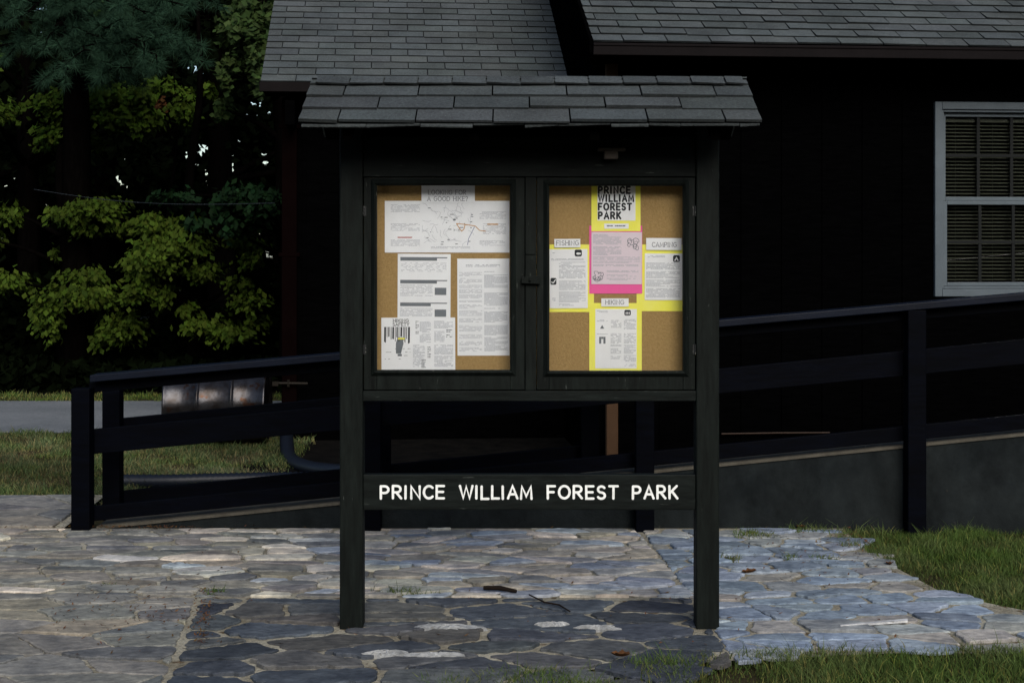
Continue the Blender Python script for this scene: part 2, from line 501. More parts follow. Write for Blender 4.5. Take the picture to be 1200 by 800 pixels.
def railing(name, label, Y, posts, x0, x1, cap, zoff=0, front=True, segs=None):
    t = empty(name, label, 'railing', (posts[0], Y, 0), 0, 'dark timber railings of the ramp')
    ox = posts[0]
    zt = lambda x: .88 + .0875 * (x + 2.36) + zoff
    zm = lambda x: .50 + .0965 * (x + 2.36) + zoff
    zb = lambda x: .105 + .0985 * (x + 2.36) + zoff
    for i, px in enumerate(posts):
        b = MB()
        h = zt(px) - (.001 if cap else .06)
        b.box(px - ox - .052, px - ox + .052, -.1, 0, -.04, h - (.04 if i else .07))
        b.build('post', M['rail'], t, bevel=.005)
    ends = [x0] + [p for p in posts if x0 + .3 < p < x1 - .3] + [x1]
    for a, c in zip(ends[:-1], ends[1:]):
        a2, c2 = a + .0015, c - .0015
        b = MB(); b.slant(a2 - ox, c2 - ox, .002, .040, zm(a) - .075, zm(a) + .065, zm(c) - .075, zm(c) + .065)
        b.build('middle_plank', M['rail'], t, bevel=.003)
        b = MB(); b.slant(a2 - ox, c2 - ox, .002, .040, zb(a) - .06, zb(a) + .022, zb(c) - .06, zb(c) + .022)
        b.build('kick_board', M['rail'], t, bevel=.003)
    if cap:
        b = MB(); b.slant(x0 - ox + .095, x1 - ox, -.106, .045, zt(x0) - .03, zt(x0) + .008, zt(x1) - .04, zt(x1))
        b.build('handrail', M['handrail'], t, bevel=.004)
        b = MB(); b.slant(x0 - ox + .06, x1 - ox, .002, .038, zt(x0) - .10, zt(x0) - .043, zt(x1) - .10, zt(x1) - .043)
        b.build('rail_support', M['rail'], t, bevel=.003)
    return t
postsN = [(p - 600) / F * 8.09 for p in (97, 436, 755, 1072)] + [3.85, 5.4]
railing('ramp_railing', 'near timber railing with handrail and posts standing on the patio edge along the ramp', RY, postsN, postsN[0] - .04, XE, True)
railing('ramp_railing', 'far lower railing without handrail on the house side of the ramp', 8.64, [(133 - 600) / F * 8.6, -.78, (691 - 600) / F * 8.6], (133 - 600) / F * 8.6 - .04, (691 - 600) / F * 8.6, False)

# ------------------------------------------------------------------ shingled slopes
def shingles(mb, o, u, v, W, L, e=.127, tabw=.305, gap=.008, th=.009, phase=0., ragged=0, mi=0, kmin=.8, kmax=1.12, curl=0, edge=.28):
    """o eave corner, u along the eave, v up the slope (unit vectors)"""
    n = u.cross(v).normalized()
    rows = int(math.ceil(L / e))
    for r in range(rows):
        s0 = r * e; s1 = min(s0 + e + .02, L + .02)
        x = -((phase + (r % 2) * .5 + random.uniform(-.04, .04)) % 1) * tabw
        while x < W:
            a, b = max(x + gap / 2, 0), min(x + tabw - gap / 2, W)
            if b - a > .012:
                k = random.uniform(kmin, kmax)
                col = (k * random.uniform(.97, 1.03), k, k * random.uniform(.97, 1.03))
                lo = (random.uniform(-ragged, ragged) if ragged else 0) + random.uniform(-.002, .002)
                lift = random.uniform(0, .004) + (random.uniform(0, curl) if curl else 0)
                lo2 = lo + random.uniform(-.003, .003)
                P = lambda uu, vv, hh: o + u * uu + v * vv + n * hh
                mb.hexa([P(a, s0 + lo, .001 + lift * .5), P(b, s0 + lo2, .001), P(b, s1, -.004), P(a, s1, -.004),
                         P(a, s0 + lo, th + .001 + lift), P(b, s0 + lo2, th + .001 + lift * .6), P(b, s1, .001), P(a, s1, .001)], col, mi)
                for q_ in (-4, -3, -1): mb.c[q_] = tuple(edge * c_ for c_ in col)     # cut edges show the darker felt
            x += tabw

# ------------------------------------------------------------------ building
YAW = R(5)
O = Vector((.613, 10.3, 0))
bld = empty('park_office', 'dark stained cabin with grey shingle roofs standing behind the ramp', 'building', O, YAW)
WR = 7.5           # width of the right wing
EZ = 2.985
# right wing
w = MB()
winx0, winx1, winz0, winz1 = 2.49, 3.46, 1.235, 2.66
w.box(0, winx0, 0, .12, -.05, EZ)
w.box(winx1, WR, 0, .12, -.05, EZ)
w.box(winx0, winx1, 0, .12, -.05, winz0)
w.box(winx0, winx1, 0, .12, winz1, EZ)
TH = R(31)
rid = 3.2
# side walls of the right wing reach up to the roof
for xs in (0, WR - .12):
    n0 = len(w.v)
    pts = [(xs, .122, -.05), (xs, rid * 2, -.05), (xs, rid * 2, EZ), (xs, rid, EZ + rid * math.tan(TH)), (xs, .122, EZ)]
    w.face(pts)
    w.face([(p[0] + .12, p[1], p[2]) for p in reversed(pts)])
w.box(.12, WR - .12, rid * 2 - .12, rid * 2, -.05, EZ)
# left wing
LX0, LV = -2.36, 1.92
w.box(LX0, -.002, LV, LV + .12, -.05, EZ - .05)
w.box(LX0, LX0 + .12, LV + .122, 7.5, -.05, EZ - .05)
w.face([(LX0, LV, EZ - .05), (LX0, 7.5, EZ - .05), (LX0, 4.7, EZ + 1.7)])
w.box(LX0 + .12, -.002, 7.38, 7.5, -.05, EZ - .05)
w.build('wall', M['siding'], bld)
# battens of the vertical siding
b = MB()
x = .15
while x < WR:
    if not (winx0 - .1 < x < winx1 + .1): b.box(x, x + .03, -.014, -.002, 0, EZ - .02)
    x += .3
x = LX0 + .15
while x < -.05:
    b.box(x, x + .03, LV - .014, LV - .002, 0, EZ - .1); x += .3
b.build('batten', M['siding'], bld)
def roof(x0, x1, v0, ez, th, L, phase, name='roof', worn=False):
    mb = MB()
    u = Vector((1, 0, 0)); v = Vector((0, cos(th), sin(th)))
    o = Vector((x0, v0, ez))
    n = u.cross(v)
    d = MB()
    P = lambda uu, vv, hh: o + u * uu + v * vv + n * hh
    W = x1 - x0
    mb.hexa([P(.004, 0.004, -.04), P(W - .004, 0.004, -.04), P(W - .004, L, -.04), P(.004, L, -.04),
             P(.004, .004, -.003), P(W - .004, .004, -.003), P(W - .004, L, -.003), P(.004, L, -.003)], None, 1)
    shingles(mb, o + v * -.012, u, v, W, L, phase=phase, mi=0, ragged=.006 if worn else .002, curl=.008 if worn else 0, kmin=.78 if worn else .86)
    # back slope, plain
    ro = o + v * L
    vb = Vector((0, cos(th), -sin(th)))
    mb.hexa([ro + vb * .01 + Vector((0, 0, -.045)), ro + u * W + vb * .01 + Vector((0, 0, -.045)), ro + u * W + vb * L + Vector((0, 0, -.045)), ro + vb * L + Vector((0, 0, -.045)),
             ro + vb * .01, ro + u * W + vb * .01, ro + u * W + vb * L, ro + vb * L], None, 0)
    return mb.build(name, [M['shingle'], M['shingle_dark']], bld)
OH = .48
rf = roof(-.10, WR + .2, -OH, EZ + .02, TH, (rid + OH) / cos(TH), .3, worn=True)
rl = roof(LX0 - .16, -.012, LV - .42, EZ - .05, R(32.5), 3.3 / cos(R(32.5)), .1)
# fascias, soffits and rakes
f = MB(); f.box(-.10, WR + .2, -OH - .022, -OH, EZ - .075, EZ + .008); f.box(-.10, WR + .2, -OH - .03, -OH - .022, EZ - .012, EZ + .006)
f.build('fascia', M['fascia'], rf, bevel=.003)
f = MB(); f.box(-.09, WR + .19, -OH + .002, -.002, EZ - .075, EZ - .055); f.build('soffit', M['soffit'], rf)
v = Vector((0, cos(TH), sin(TH)))
f = MB()
L = (rid + OH) / cos(TH)
p0 = Vector((-.125, -OH, EZ - .06)); p1 = p0 + v * L
f.hexa([p0, p0 + Vector((.024, 0, 0)), p1 + Vector((.024, 0, 0)), p1, p0 + Vector((0, 0, .09)), p0 + Vector((.024, 0, .09)), p1 + Vector((.024, 0, .09)), p1 + Vector((0, 0, .09))])
f.build('rake_board', M['siding'], rf)
f = MB(); f.box(LX0 - .17, -.012, LV - .445, LV - .422, EZ - .135, EZ - .058); f.build('fascia', M['fascia'], rl, bevel=.003)
f = MB(); f.box(LX0 - .15, -.02, LV - .42, LV - .002, EZ - .13, EZ - .115); f.build('soffit', M['soffit'], rl)
# downspouts
def downspout(x, y, z0, z1, wd, m, zig=True):
    b = MB()
    b.box(x - wd / 2, x + wd / 2, y - .07, y, z0, z1)
    o = b.build('downspout', m, bld, bevel=.008)
    for z in ((z0 + 1.4, z1 - .25) if wd > .1 else (z0 + 1.2, z1 - .35)):
        s = MB(); s.box(x - wd / 2 - .025, x + wd / 2 + .025, y - .076, y + .01, z, z + .03)
        s.build('strap', m, o)
    return o
M['downspout2'] = mat('dark_brown_downspout', (.0026, .0012, .0012), .8, .0, var=.2, vscale=5)
downspout(.095, -.02, .09, EZ - .08, .085, M['downspout'])
downspout(LX0 + .045, LV - .02, .12, EZ - .15, .125, M['downspout2'])
# little bracket under the left eave
b = MB(); b.box(LX0 + .03, LX0 + .11, LV - .40, LV - .12, EZ - .40, EZ - .20); b.build('bracket', M['siding'], bld, bevel=.004)
# hose tap by the corner
t = MB()
t.tube([(.02, -.10, .74), (.02, -.02, .74)], .02, 8); t.tube([(-.05, -.1, .745), (.17, -.1, .735)], .018, 8)
t.tube([(.02, -.10, .66), (.02, -.10, .80)], .02, 8); t.box(-.01, .05, -.14, -.11, .77, .79)
t.build('hose_tap', M['brass'], bld, smooth=False)
t = MB()
t.tube([(-2.40, 1.79, .47), (-2.16, 1.79, .465)], .012, 8); t.tube([(-2.32, 1.79, .44), (-2.32, 1.79, .50)], .012, 6); t.box(-2.45, -2.40, 1.76, 1.82, .45, .485)
t.build('pipe_tap', M['brass'], bld)
# conduit along the wall (the thin pale orange line)
t = MB(); t.tube([(.9, -.03, .25), (1.3, -.03, .252), (1.7, -.03, .25)], .006, 6); 
t.build('hose', M['hose'], bld)
# window
wx0, wx1, wz0, wz1 = winx0, winx1, winz0, winz1
def frame(mb, x0, x1, z0, z1, t, y0, y1):
    mb.box(x0, x0 + t, y0, y1, z0, z1); mb.box(x1 - t, x1, y0, y1, z0, z1)
    mb.box(x0 + t + .0005, x1 - t - .0005, y0, y1, z0, z0 + t); mb.box(x0 + t + .0005, x1 - t - .0005, y0, y1, z1 - t, z1)
t = MB(); frame(t, wx0, wx1, wz0, wz1, .055, -.03, .10)
wd_ = t.build('window', M['trim'], bld, bevel=.004)
t = MB(); frame(t, wx0 + .057, wx1 - .057, wz0 + .057, wz1 - .057, .016, -.012, .09); t.build('inner_frame', M['trim'], wd_, bevel=.003)
zm = (wz0 + wz1) / 2 - .01
def sash(z0, z1, y):
    t = MB()
    a, c = wx0 + .075, wx1 - .075
    frame(t, a, c, z0, z1, .028, y, y + .03)
    s = t.build('sash', M['trim'], wd_, bevel=.003)
    t = MB()
    a += .028; c -= .028
    zc = (z0 + z1) / 2 + .01
    for k in (1, 2):
        xx = a + (c - a) * k / 3
        t.box(xx - .011, xx + .011, y + .012, y + .028, z0 + .03, z1 - .03)
    t.box(a, c, y + .009, y + .011, zc - .011, zc + .011)
    t.build('muntin', M['dark_sash'], s)
    t = MB(); t.box(a, c, y + .020, y + .023, z0 + .028, z1 - .028); t.build('pane', M['glass'], s)
sash(zm + .001, wz1 - .075, .03)
sash(wz0 + .075, zm - .001, .002)
t = MB()
z = wz0 + .09
while z < wz1 - .14:
    t.hexa([(wx0 + .1, .083, z), (wx1 - .1, .083, z), (wx1 - .1, .098, z + .009), (wx0 + .1, .098, z + .009),
            (wx0 + .1, .083, z + .0015), (wx1 - .1, .083, z + .0015), (wx1 - .1, .098, z + .0105), (wx0 + .1, .098, z + .0105)])
    z += .0265
for xx in (wx0 + .2, (wx0 + wx1) / 2, wx1 - .2): t.tube([(xx, .09, wz0 + .09), (xx, .09, wz1 - .12)], .0015, 4)
t.box(wx0 + .1, wx1 - .1, .075, .10, wz1 - .14, wz1 - .11)
t.build('blind', M['blind'], wd_)
t = MB(); t.box(wx0 - .1, wx1 + .1, .16, .9, wz0 - .1, wz1 + .1)
t.build('room_behind', M['room'], wd_)

# black corrugated drain hose from the left downspout across the lawn
def ribbed(path, r, n=12):
    mb = MB(); pts = []; rad = []
    for i in range(len(path) - 1):
        a, b_ = Vector(path[i]), Vector(path[i + 1])
        k = max(2, int((b_ - a).length / .016))
        for j in range(k):
            pts.append(a.lerp(b_, j / k)); rad.append(r * (1.0 if len(pts) % 2 else .86))
    pts.append(Vector(path[-1])); rad.append(r)
    mb.tube(pts, rad, n)
    return mb
def smooth_path(ctrl, k=6):
    out = []
    P = [Vector(c) for c in ctrl]; P = [P[0]] + P + [P[-1]]
    for i in range(1, len(P) - 2):
        for j in range(k):
            t = j / k
            a, b_, c, d = P[i - 1], P[i], P[i + 1], P[i + 2]
            out.append(.5 * ((2 * b_) + (c - a) * t + (2 * a - 5 * b_ + 4 * c - d) * t * t + (3 * b_ - a - 3 * c + d) * t ** 3))
    out.append(P[-1]); return out
dp = at(331, 514, 11.6)
pa = smooth_path([(dp.x, 11.95, .20), (dp.x + .01, 11.75, .13), at(338, 533, 11.0), at(352, 545, 10.5), at(380, 551, 10.15), at(420, 553, 9.9), at(470, 553, 9.8)])
tag(ribbed(pa, .055).build('drain_hose', M['pipe'], smooth=True), 'thick black flexible drain hose curving down from the brown corner downspout', 'hose')
pa = smooth_path([at(143, 568, 9.6), at(200, 567, 9.6), at(250, 566, 9.65), at(330, 567, 9.7), at(430, 568, 9.7)])
pa = [Vector((p.x, p.y, .03)) for p in pa]
tag(ribbed(pa, .05).build('drain_pipe', M['pipe'], smooth=True), 'black ribbed drain pipe lying in the grass behind the ramp railing', 'pipe')

# ------------------------------------------------------------------ drum lying by the road
def drum():
    cx, cy = at(256, 470, 11.7).x, 11.7
    t = empty('steel_drum', 'rusty dark steel drum lying on its side in the grass beside the road', 'drum', (cx, cy, 0))
    Rr, hl = .295, .395
    prof = [(-hl, Rr * .0), (-hl + .004, Rr - .02), (-hl + .001, Rr - .018), (-hl - .012, Rr - .006), (-hl - .008, Rr + .006), (-hl + .006, Rr + .006), (-hl + .016, Rr - .002)]
    def ring(x): return [(x - .022, Rr), (x - .012, Rr + .004), (x - .004, Rr + .014), (x + .004, Rr + .014), (x + .012, Rr + .004), (x + .022, Rr)]
    prof += ring(-.13) + ring(.14) + [(-q[0], q[1]) for q in reversed(prof[1:])] + [(hl, 0)]
    mb = MB(); n = 48; base = 0
    for (x, r) in prof:
        for k in range(n):
            a = 2 * pi * k / n
            dent = 1 + .02 * sin(3 * a + x * 9) * (r > .2)
            mb.v.append((x, cos(a) * max(r, .001) * dent, Rr + .02 + sin(a) * max(r, .001) * dent))
    for i in range(len(prof) - 1):
        for k in range(n):
            k2 = (k + 1) % n
            mb.f.append((i * n + k, i * n + k2, (i + 1) * n + k2, (i + 1) * n + k)); mb.c.append((1, 1, 1)); mb.m.append(0)
    mb.build('barrel', M['drum'], t, smooth=True)
    b = MB(); b.tube([(-hl - .03, -.1, .30), (-hl + .004, -.1, .30)], .022, 10); b.build('bung', M['metal'], t)
    for s in (-1, 1):
        b = MB()
        b.hexa([(s * .28 - .04, .14, -.02), (s * .28 + .04, .14, -.02), (s * .28 + .04, .30, -.02), (s * .28 - .04, .30, -.02),
                (s * .28 - .04, .17, .05), (s * .28 + .04, .17, .05), (s * .28 + .04, .30, .10), (s * .28 - .04, .30, .10)])
        b.build('chock', M['stick'], t)
    t.rotation_euler = (0, 0, R(3))
drum()

# ------------------------------------------------------------------ kiosk
KX0, KX1 = (398 - 600) / 280., (843 - 600) / 280.
KC = (KX0 + KX1) / 2
ksk = empty('notice_board', 'black timber park notice board with two glazed doors, name board and small shingle roof', 'notice board', (KC, 6.0, 0))
def kx(px, Y=6.0): return (px - 600) / F * Y - KC
def kz(py, Y=6.0): return EYE + (HOR - py) / F * Y
PW = .0965
for i, (a, c) in enumerate(((KX0 - KC, KX0 - KC + PW), (KX1 - KC - PW, KX1 - KC))):
    b = MB(); b.box(a, c, 0, PW, -.06, 2.10)
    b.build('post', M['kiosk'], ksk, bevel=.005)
IX0, IX1 = KX0 - KC + PW + .0005, KX1 - KC - PW - .0005
# head beam, bottom beam, centre stile, back
b = MB(); b.box(IX0, IX1, .012, .10, kz(207), kz(160)); b.build('head_beam', M['kiosk_rail'], ksk, bevel=.003)
b = MB(); b.box(IX0, IX1, .004, .10, kz(470), kz(458)); b.build('bottom_beam', M['kiosk_rail'], ksk, bevel=.003)
b = MB(); b.box(kx(615.5), kx(628.5), .012, .09, kz(457.8), kz(207.3)); b.build('centre_stile', M['kiosk'], ksk, bevel=.003)
b = MB(); b.box(IX0, IX1, .125, .14, kz(458) + .001, kz(207.5)); b.build('back_panel', M['soffit'], ksk)
b = MB()
for (x0, x1) in ((IX0 + .01, kx(615)), (kx(629), IX1 - .01)):
    b.box(x0, x1, .112, .124, kz(457), kz(208))
b.build('cork_board', M['cork'], ksk)
def kiosk_door(x0, x1, z0, z1, gx0, gx1, gz0, gz1, hinge_x):
    t = MB()
    y0, y1 = .012, .045
    e = .0004
    t.box(x0, gx0, y0, y1, z0, z1); t.box(gx1, x1, y0, y1, z0, z1)
    t.box(gx0 + e, gx1 - e, y0, y1, z0, gz0); t.box(gx0 + e, gx1 - e, y0, y1, gz1, z1)
    d = t.build('door', M['kiosk'], ksk, bevel=.002)
    # raised, mitred glazing bead
    t = MB(); wd = .024; pr = .014
    o = [(gx0 - wd, gz0 - wd), (gx1 + wd, gz0 - wd), (gx1 + wd, gz1 + wd), (gx0 - wd, gz1 + wd)]
    m_ = [(gx0 - wd * .35, gz0 - wd * .35), (gx1 + wd * .35, gz0 - wd * .35), (gx1 + wd * .35, gz1 + wd * .35), (gx0 - wd * .35, gz1 + wd * .35)]
    i_ = [(gx0 + .001, gz0 + .001), (gx1 - .001, gz0 + .001), (gx1 - .001, gz1 - .001), (gx0 + .001, gz1 - .001)]
    for k in range(4):
        k2 = (k + 1) % 4
        A = lambda p, y: (p[0], y, p[1])
        t.face([A(o[k], y0 - .0005), A(o[k2], y0 - .0005), A(m_[k2], y0 - pr), A(m_[k], y0 - pr)])
        t.face([A(m_[k], y0 - pr), A(m_[k2], y0 - pr), A(i_[k2], y0 - .004), A(i_[k], y0 - .004)])
        t.face([A(i_[k], y0 - .004), A(i_[k2], y0 - .004), A(i_[k2], y0 + .012), A(i_[k], y0 + .012)])
    t.build('glazing_bead', M['kiosk'], d)
    t = MB(); t.box(gx0 - .006, gx1 + .006, y0 + .014, y0 + .0175, gz0 - .006, gz1 + .006); t.v = [tuple(q) for q in t.v]
    # the door is solid round the pane: keep the pane inside the opening
    t = MB(); t.box(gx0 + .0015, gx1 - .0015, y0 + .013, y0 + .016, gz0 + .0015, gz1 - .0015)
    t.build('pane', M['glass'], d)
    for z in (z1 - .14, z0 + .17):
        h = MB(); h.tube([(hinge_x, y0 - .003, z - .022), (hinge_x, y0 - .003, z + .022)], .0035, 8)
        h.box(hinge_x - .009, hinge_x + .009, y0 - .002, y0 - .0005, z - .02, z + .02)
        h.build('hinge', M['kiosk_metal'], d)
    return d
kiosk_door(IX0 + .003, kx(614.8), kz(457), kz(208), kx(441), kx(598), kz(434), kz(217), IX0 + .004)
kiosk_door(kx(629.2), IX1 - .003, kz(457), kz(208), kx(643.5), kx(801), kz(435), kz(217.5), IX1 - .004)
b = MB(); zc = kz(328)
b.hexa([(kx(611), -.010, zc - .014), (kx(633), -.010, zc - .018), (kx(633), .006, zc - .018), (kx(611), .006, zc - .014),
        (kx(611), -.010, zc + .012), (kx(633), -.010, zc + .020), (kx(633), .006, zc + .020), (kx(611), .006, zc + .012)])
b.tube([(kx(621), -.018, zc), (kx(621), .0, zc)], .006, 8)
b.build('latch', M['kiosk'], ksk, bevel=.003)
b = MB(); b.box(kx(616.5), kx(627.5), .006, .0115, kz(298), kz(295.5)); b.build('crack_strip', M['kiosk'], ksk, bevel=.001)  # thin strip added to stand for the crack across the stile

# stroke letters -----------------------------------------------------
def arc(cx, cy, rx, ry, a0, a1, n=10):
    return [(cx + rx * cos(R(a0 + (a1 - a0) * i / n)), cy + ry * sin(R(a0 + (a1 - a0) * i / n))) for i in range(n + 1)]
G = {
 'P': (.62, [[(0, 0), (0, 1)], [(0, 1), (.3, 1)] + arc(.3, .73, .3, .27, 90, -90)[1:] + [(0, .46)]]),
 'R': (.66, [[(0, 0), (0, 1)], [(0, 1), (.3, 1)] + arc(.3, .74, .3, .26, 90, -90)[1:] + [(0, .48)], [(.26, .48), (.64, 0)]]),
 'I': (0, [[(0, 0), (0, 1)]]),
 'N': (.66, [[(0, 0), (0, 1), (.66, 0), (.66, 1)]]),
 'C': (.68, [arc(.4, .5, .4, .5, 45, 315, 16)]),
 'E': (.56, [[(.56, 1), (0, 1), (0, 0), (.56, 0)], [(0, .52), (.5, .52)]]),
 'W': (1.0, [[(0, 1), (.25, 0), (.5, .95), (.75, 0), (1.0, 1)]]),
 'L': (.54, [[(0, 1), (0, 0), (.54, 0)]]),
 'A': (.74, [[(0, 0), (.37, 1), (.74, 0)], [(.14, .33), (.60, .33)]]),
 'M': (.84, [[(0, 0), (.06, 1), (.42, .2), (.78, 1), (.84, 0)]]),
 'F': (.56, [[(.56, 1), (0, 1), (0, 0)], [(0, .52), (.46, .52)]]),
 'O': (.84, [arc(.42, .5, .42, .5, 90, 450, 22)]),
 'S': (.60, [arc(.31, .75, .27, .25, 30, 270, 10) + arc(.29, .25, .29, .25, 90, -150, 10)[1:]]),
 'T': (.66, [[(0, 1), (.66, 1)], [(.33, 1), (.33, 0)]]),
 'K': (.64, [[(0, 0), (0, 1)], [(.60, 1), (.02, .42)], [(.2, .58), (.64, 0)]]),
 'H': (.66, [[(0, 0), (0, 1)], [(.66, 0), (.66, 1)], [(0, .52), (.66, .52)]]),
 'G': (.76, [arc(.4, .5, .4, .5, 45, 335, 16) + [(.76, .46), (.46, .46)]]),
 'D': (.72, [[(0, 0), (0, 1), (.3, 1)] + arc(.3, .5, .42, .5, 90, -90)[1:] + [(0, 0)]]),
 'Y': (.66, [[(0, 1), (.33, .5), (.66, 1)], [(.33, .5), (.33, 0)]]),
 '?': (.5, [arc(.25, .75, .25, .25, 170, -60, 9) + [(.25, .28)], [(.25, .06), (.25, .0)]]),
}
def ribbon(mb, pts, w, y, dy, cap=True):
    pts = [Vector((p[0], p[1])) for p in pts]
    closed = (pts[0] - pts[-1]).length < 1e-6
    L_, R_ = [], []
    n = len(pts)
    for i in range(n):
        if closed:
            a = pts[i] - pts[(i - 1) if i > 0 else n - 2]; c = pts[(i + 1) if i < n - 1 else 1] - pts[i]
        else:
            a = pts[i] - pts[i - 1] if i > 0 else pts[1] - pts[0]
            c = pts[i + 1] - pts[i] if i < n - 1 else pts[i] - pts[i - 1]
        a = a.normalized(); c = c.normalized()
        na = Vector((-a.y, a.x)); nc = Vector((-c.y, c.x))
        mvec = (na + nc)
        if mvec.length < 1e-4: mvec = na
        mvec = mvec.normalized()
        k = min(1 / max(mvec.dot(na), .35), 1.8)
        L_.append(pts[i] + mvec * w / 2 * k); R_.append(pts[i] - mvec * w / 2 * k)
    for i in range(n - 1):
        mb.face([(R_[i].x, y, R_[i].y), (R_[i + 1].x, y, R_[i + 1].y), (L_[i + 1].x, y, L_[i + 1].y), (L_[i].x, y, L_[i].y)])
    if cap and not closed:
        for (p, q, s) in ((pts[0], pts[1], -1), (pts[-1], pts[-2], 1)):
            d = (p - q).normalized(); nn = Vector((-d.y, d.x))
            fan = [p + nn * w / 2 * cos(t) + d * w / 2 * sin(t) for t in [pi * j / 6 for j in range(7)]]
            f_ = [(c.x, y, c.y) for c in fan]
            mb.face(list(reversed(f_)))
def text(mb, s, x0, x1, zb, h, w, y, wobble=0, serif=False, gapk=.26, spacek=.62, dy=.00012):
    adv = []
    x = 0
    for ch in s:
        if ch == ' ': x += spacek; continue
        adv.append((ch, x)); x += G[ch][0] + gapk + (.12 if ch == 'I' else 0)
    tot = x - gapk
    k = (x1 - x0) / tot
    for ch, xx in adv:
        dz = random.uniform(-1, 1) * wobble; rot = random.uniform(-1, 1) * wobble / h * .6
        for si, stt in enumerate(G[ch][1]):
            pts = []
            for (a, b_) in stt:
                X = x0 + (xx + a) * k; Z = zb + b_ * h
                pts.append((X + (b_ - .5) * h * rot, Z + dz))
            ribbon(mb, pts, w, y - si * dy, dy)
        if serif:
            ends = {round(q[0], 3): 1 for st_ in G[ch][1] for q in (st_[0], st_[-1]) if q[1] in (0, 1)}
            for st_ in G[ch][1]:
                for q in (st_[0], st_[-1]):
                    if q[1] in (0, 1):
                        X = x0 + (xx + q[0]) * k; Z = zb + q[1] * h
                        ribbon(mb, [(X - w * 1.1, Z), (X + w * 1.1, Z)], w * .5, y - 4 * dy, dy, cap=False)

# name board
b = MB(); SY = .012
b.box(IX0, IX1, SY, SY + .045, kz(598), kz(556.5))
sb = b.build('name_board', M['kiosk_rail'], ksk, bevel=.004)
t = MB()
hh = 14.4 / 280; zb_ = kz(584.3)
w_ = .0100
words = [('PRINCE', 445, 521), ('WILLIAM', 538, 624), ('FOREST', 641, 725), ('PARK', 741, 795)]
for s, a, c in words:
    text(t, s, kx(a + 1), kx(c - 1), zb_, hh, w_, SY - .0012, wobble=.0014, gapk=.33 if s != 'WILLIAM' else .30)
t.build('lettering', M['white_paint'], sb)

# kiosk roof: two shingled slopes on rafters
RW0, RW1 = kx(350, 5.64), kx(893, 5.64)
TK = R(29)
ey, ez = -.36, kz(144, 5.64)
rL = .44
u = Vector((1, 0, 0)); v = Vector((0, cos(TK), sin(TK))); n = u.cross(v)
rm = MB()
o = Vector((RW0, ey, ez))
ridge_y = ey + rL * cos(TK); ridge_z = ez + rL * sin(TK)
back_o = Vector((RW1, 2 * ridge_y - ey, ez)); vb = Vector((0, -cos(TK), sin(TK)))
P = lambda uu, vv, hh_: o + u * uu + v * vv + n * hh_
W = RW1 - RW0
# front slope: the exposed courses are shorter than a full shingle because this slope is only three courses deep
shingles(rm, o, u, v, W, rL, e=.125, tabw=.305, gap=.006, th=.007, edge=.5, phase=.52, ragged=.007, curl=.010, kmin=.8, kmax=1.08)
shingles(rm, back_o, -u, vb, W, rL, e=.125, tabw=.305, gap=.006, th=.007, edge=.5, phase=.2, ragged=.0045, curl=.006)
# ridge caps
x = RW0 + .025
while x < RW1 - .03:
    x2 = min(x + .136, RW1 - .02)
    k = random.uniform(.72, 1.05)
    capn = .080
    tilt = random.uniform(-.002, .006)
    for sgn in (-1, 1):
        dn = Vector((0, sgn * cos(TK), -sin(TK)))
        nn = Vector((0, sgn * sin(TK), cos(TK)))
        rp = Vector((0, ridge_y, ridge_z))
        A = lambda xx, vv, h_: rp + Vector((xx, 0, 0)) + dn * vv + nn * h_
        ps = [A(x, capn + tilt, .017), A(x2, capn - tilt, .010), A(x2, 0, .006), A(x, 0, .010),
              A(x, capn + tilt, .024), A(x2, capn - tilt, .018), A(x2, 0, .016), A(x, 0, .018)]
        if sgn > 0: ps = [ps[3], ps[2], ps[1], ps[0], ps[7], ps[6], ps[5], ps[4]]
        rm.hexa(ps, (k, k, k * 1.02))
        for q_ in ((-4, -3, -1) if sgn < 0 else (-3, -2, -4)): rm.c[q_] = (.3, .3, .3)
    x += .142
x = .01
while x < W - .05:
    x2 = min(x + random.uniform(.06, .26), W - .005)
    d0, d1 = random.uniform(-.008, .013), random.uniform(-.008, .013)
    k = random.uniform(.55, .9)
    rm.hexa([P(x, -d0, -.013 - d0 * .3), P(x2 - .003, -d1, -.013 - d1 * .3), P(x2 - .003, .06, -.006), P(x, .06, -.006),
             P(x, -d0, -.007 - d0 * .3), P(x2 - .003, -d1, -.007 - d1 * .3), P(x2 - .003, .06, -.0012), P(x, .06, -.0012)], (k, k, k))
    x = x2
kr = rm.build('roof', [M['shingle'], M['shingle_dark']], ksk)
dk = MB()
for (oo, uu, vv) in ((o, u, v), (back_o, -u, vb)):
    nn = uu.cross(vv)
    Q = lambda a, b_, c: oo + uu * a + vv * b_ + nn * c
    dk.hexa([Q(.012, .012, -.02), Q(W - .012, .012, -.02), Q(W - .012, rL - .012, -.02), Q(.012, rL - .012, -.02),
             Q(.012, .012, -.001), Q(W - .012, .012, -.001), Q(W - .012, rL - .001, -.001), Q(.012, rL - .001, -.001)])
dk.build('roof_deck', M['soffit'], kr)
for px in (405, 551, 690, 829):
    xx = kx(px, 5.8)
    rb = MB()
    for sgn in (-1, 1):
        a = Vector((xx, ridge_y + sgn * .015, ridge_z - .035)); e_ = Vector((xx, ridge_y + sgn * (rL * cos(TK) - .07), ez + .012))
        s_ = Vector((.038, 0, 0)); d_ = Vector((0, 0, -.075))
        rb.hexa([e_ + d_, e_ + s_ + d_, a + s_ + d_, a + d_, e_, e_ + s_, a + s_, a])
    rb.build('rafter', M['soffit'], kr)
b = MB(); b.box(IX0, IX1, .02, .09, kz(159.5), 2.09); b.build('plate_beam', M['soffit'], ksk)
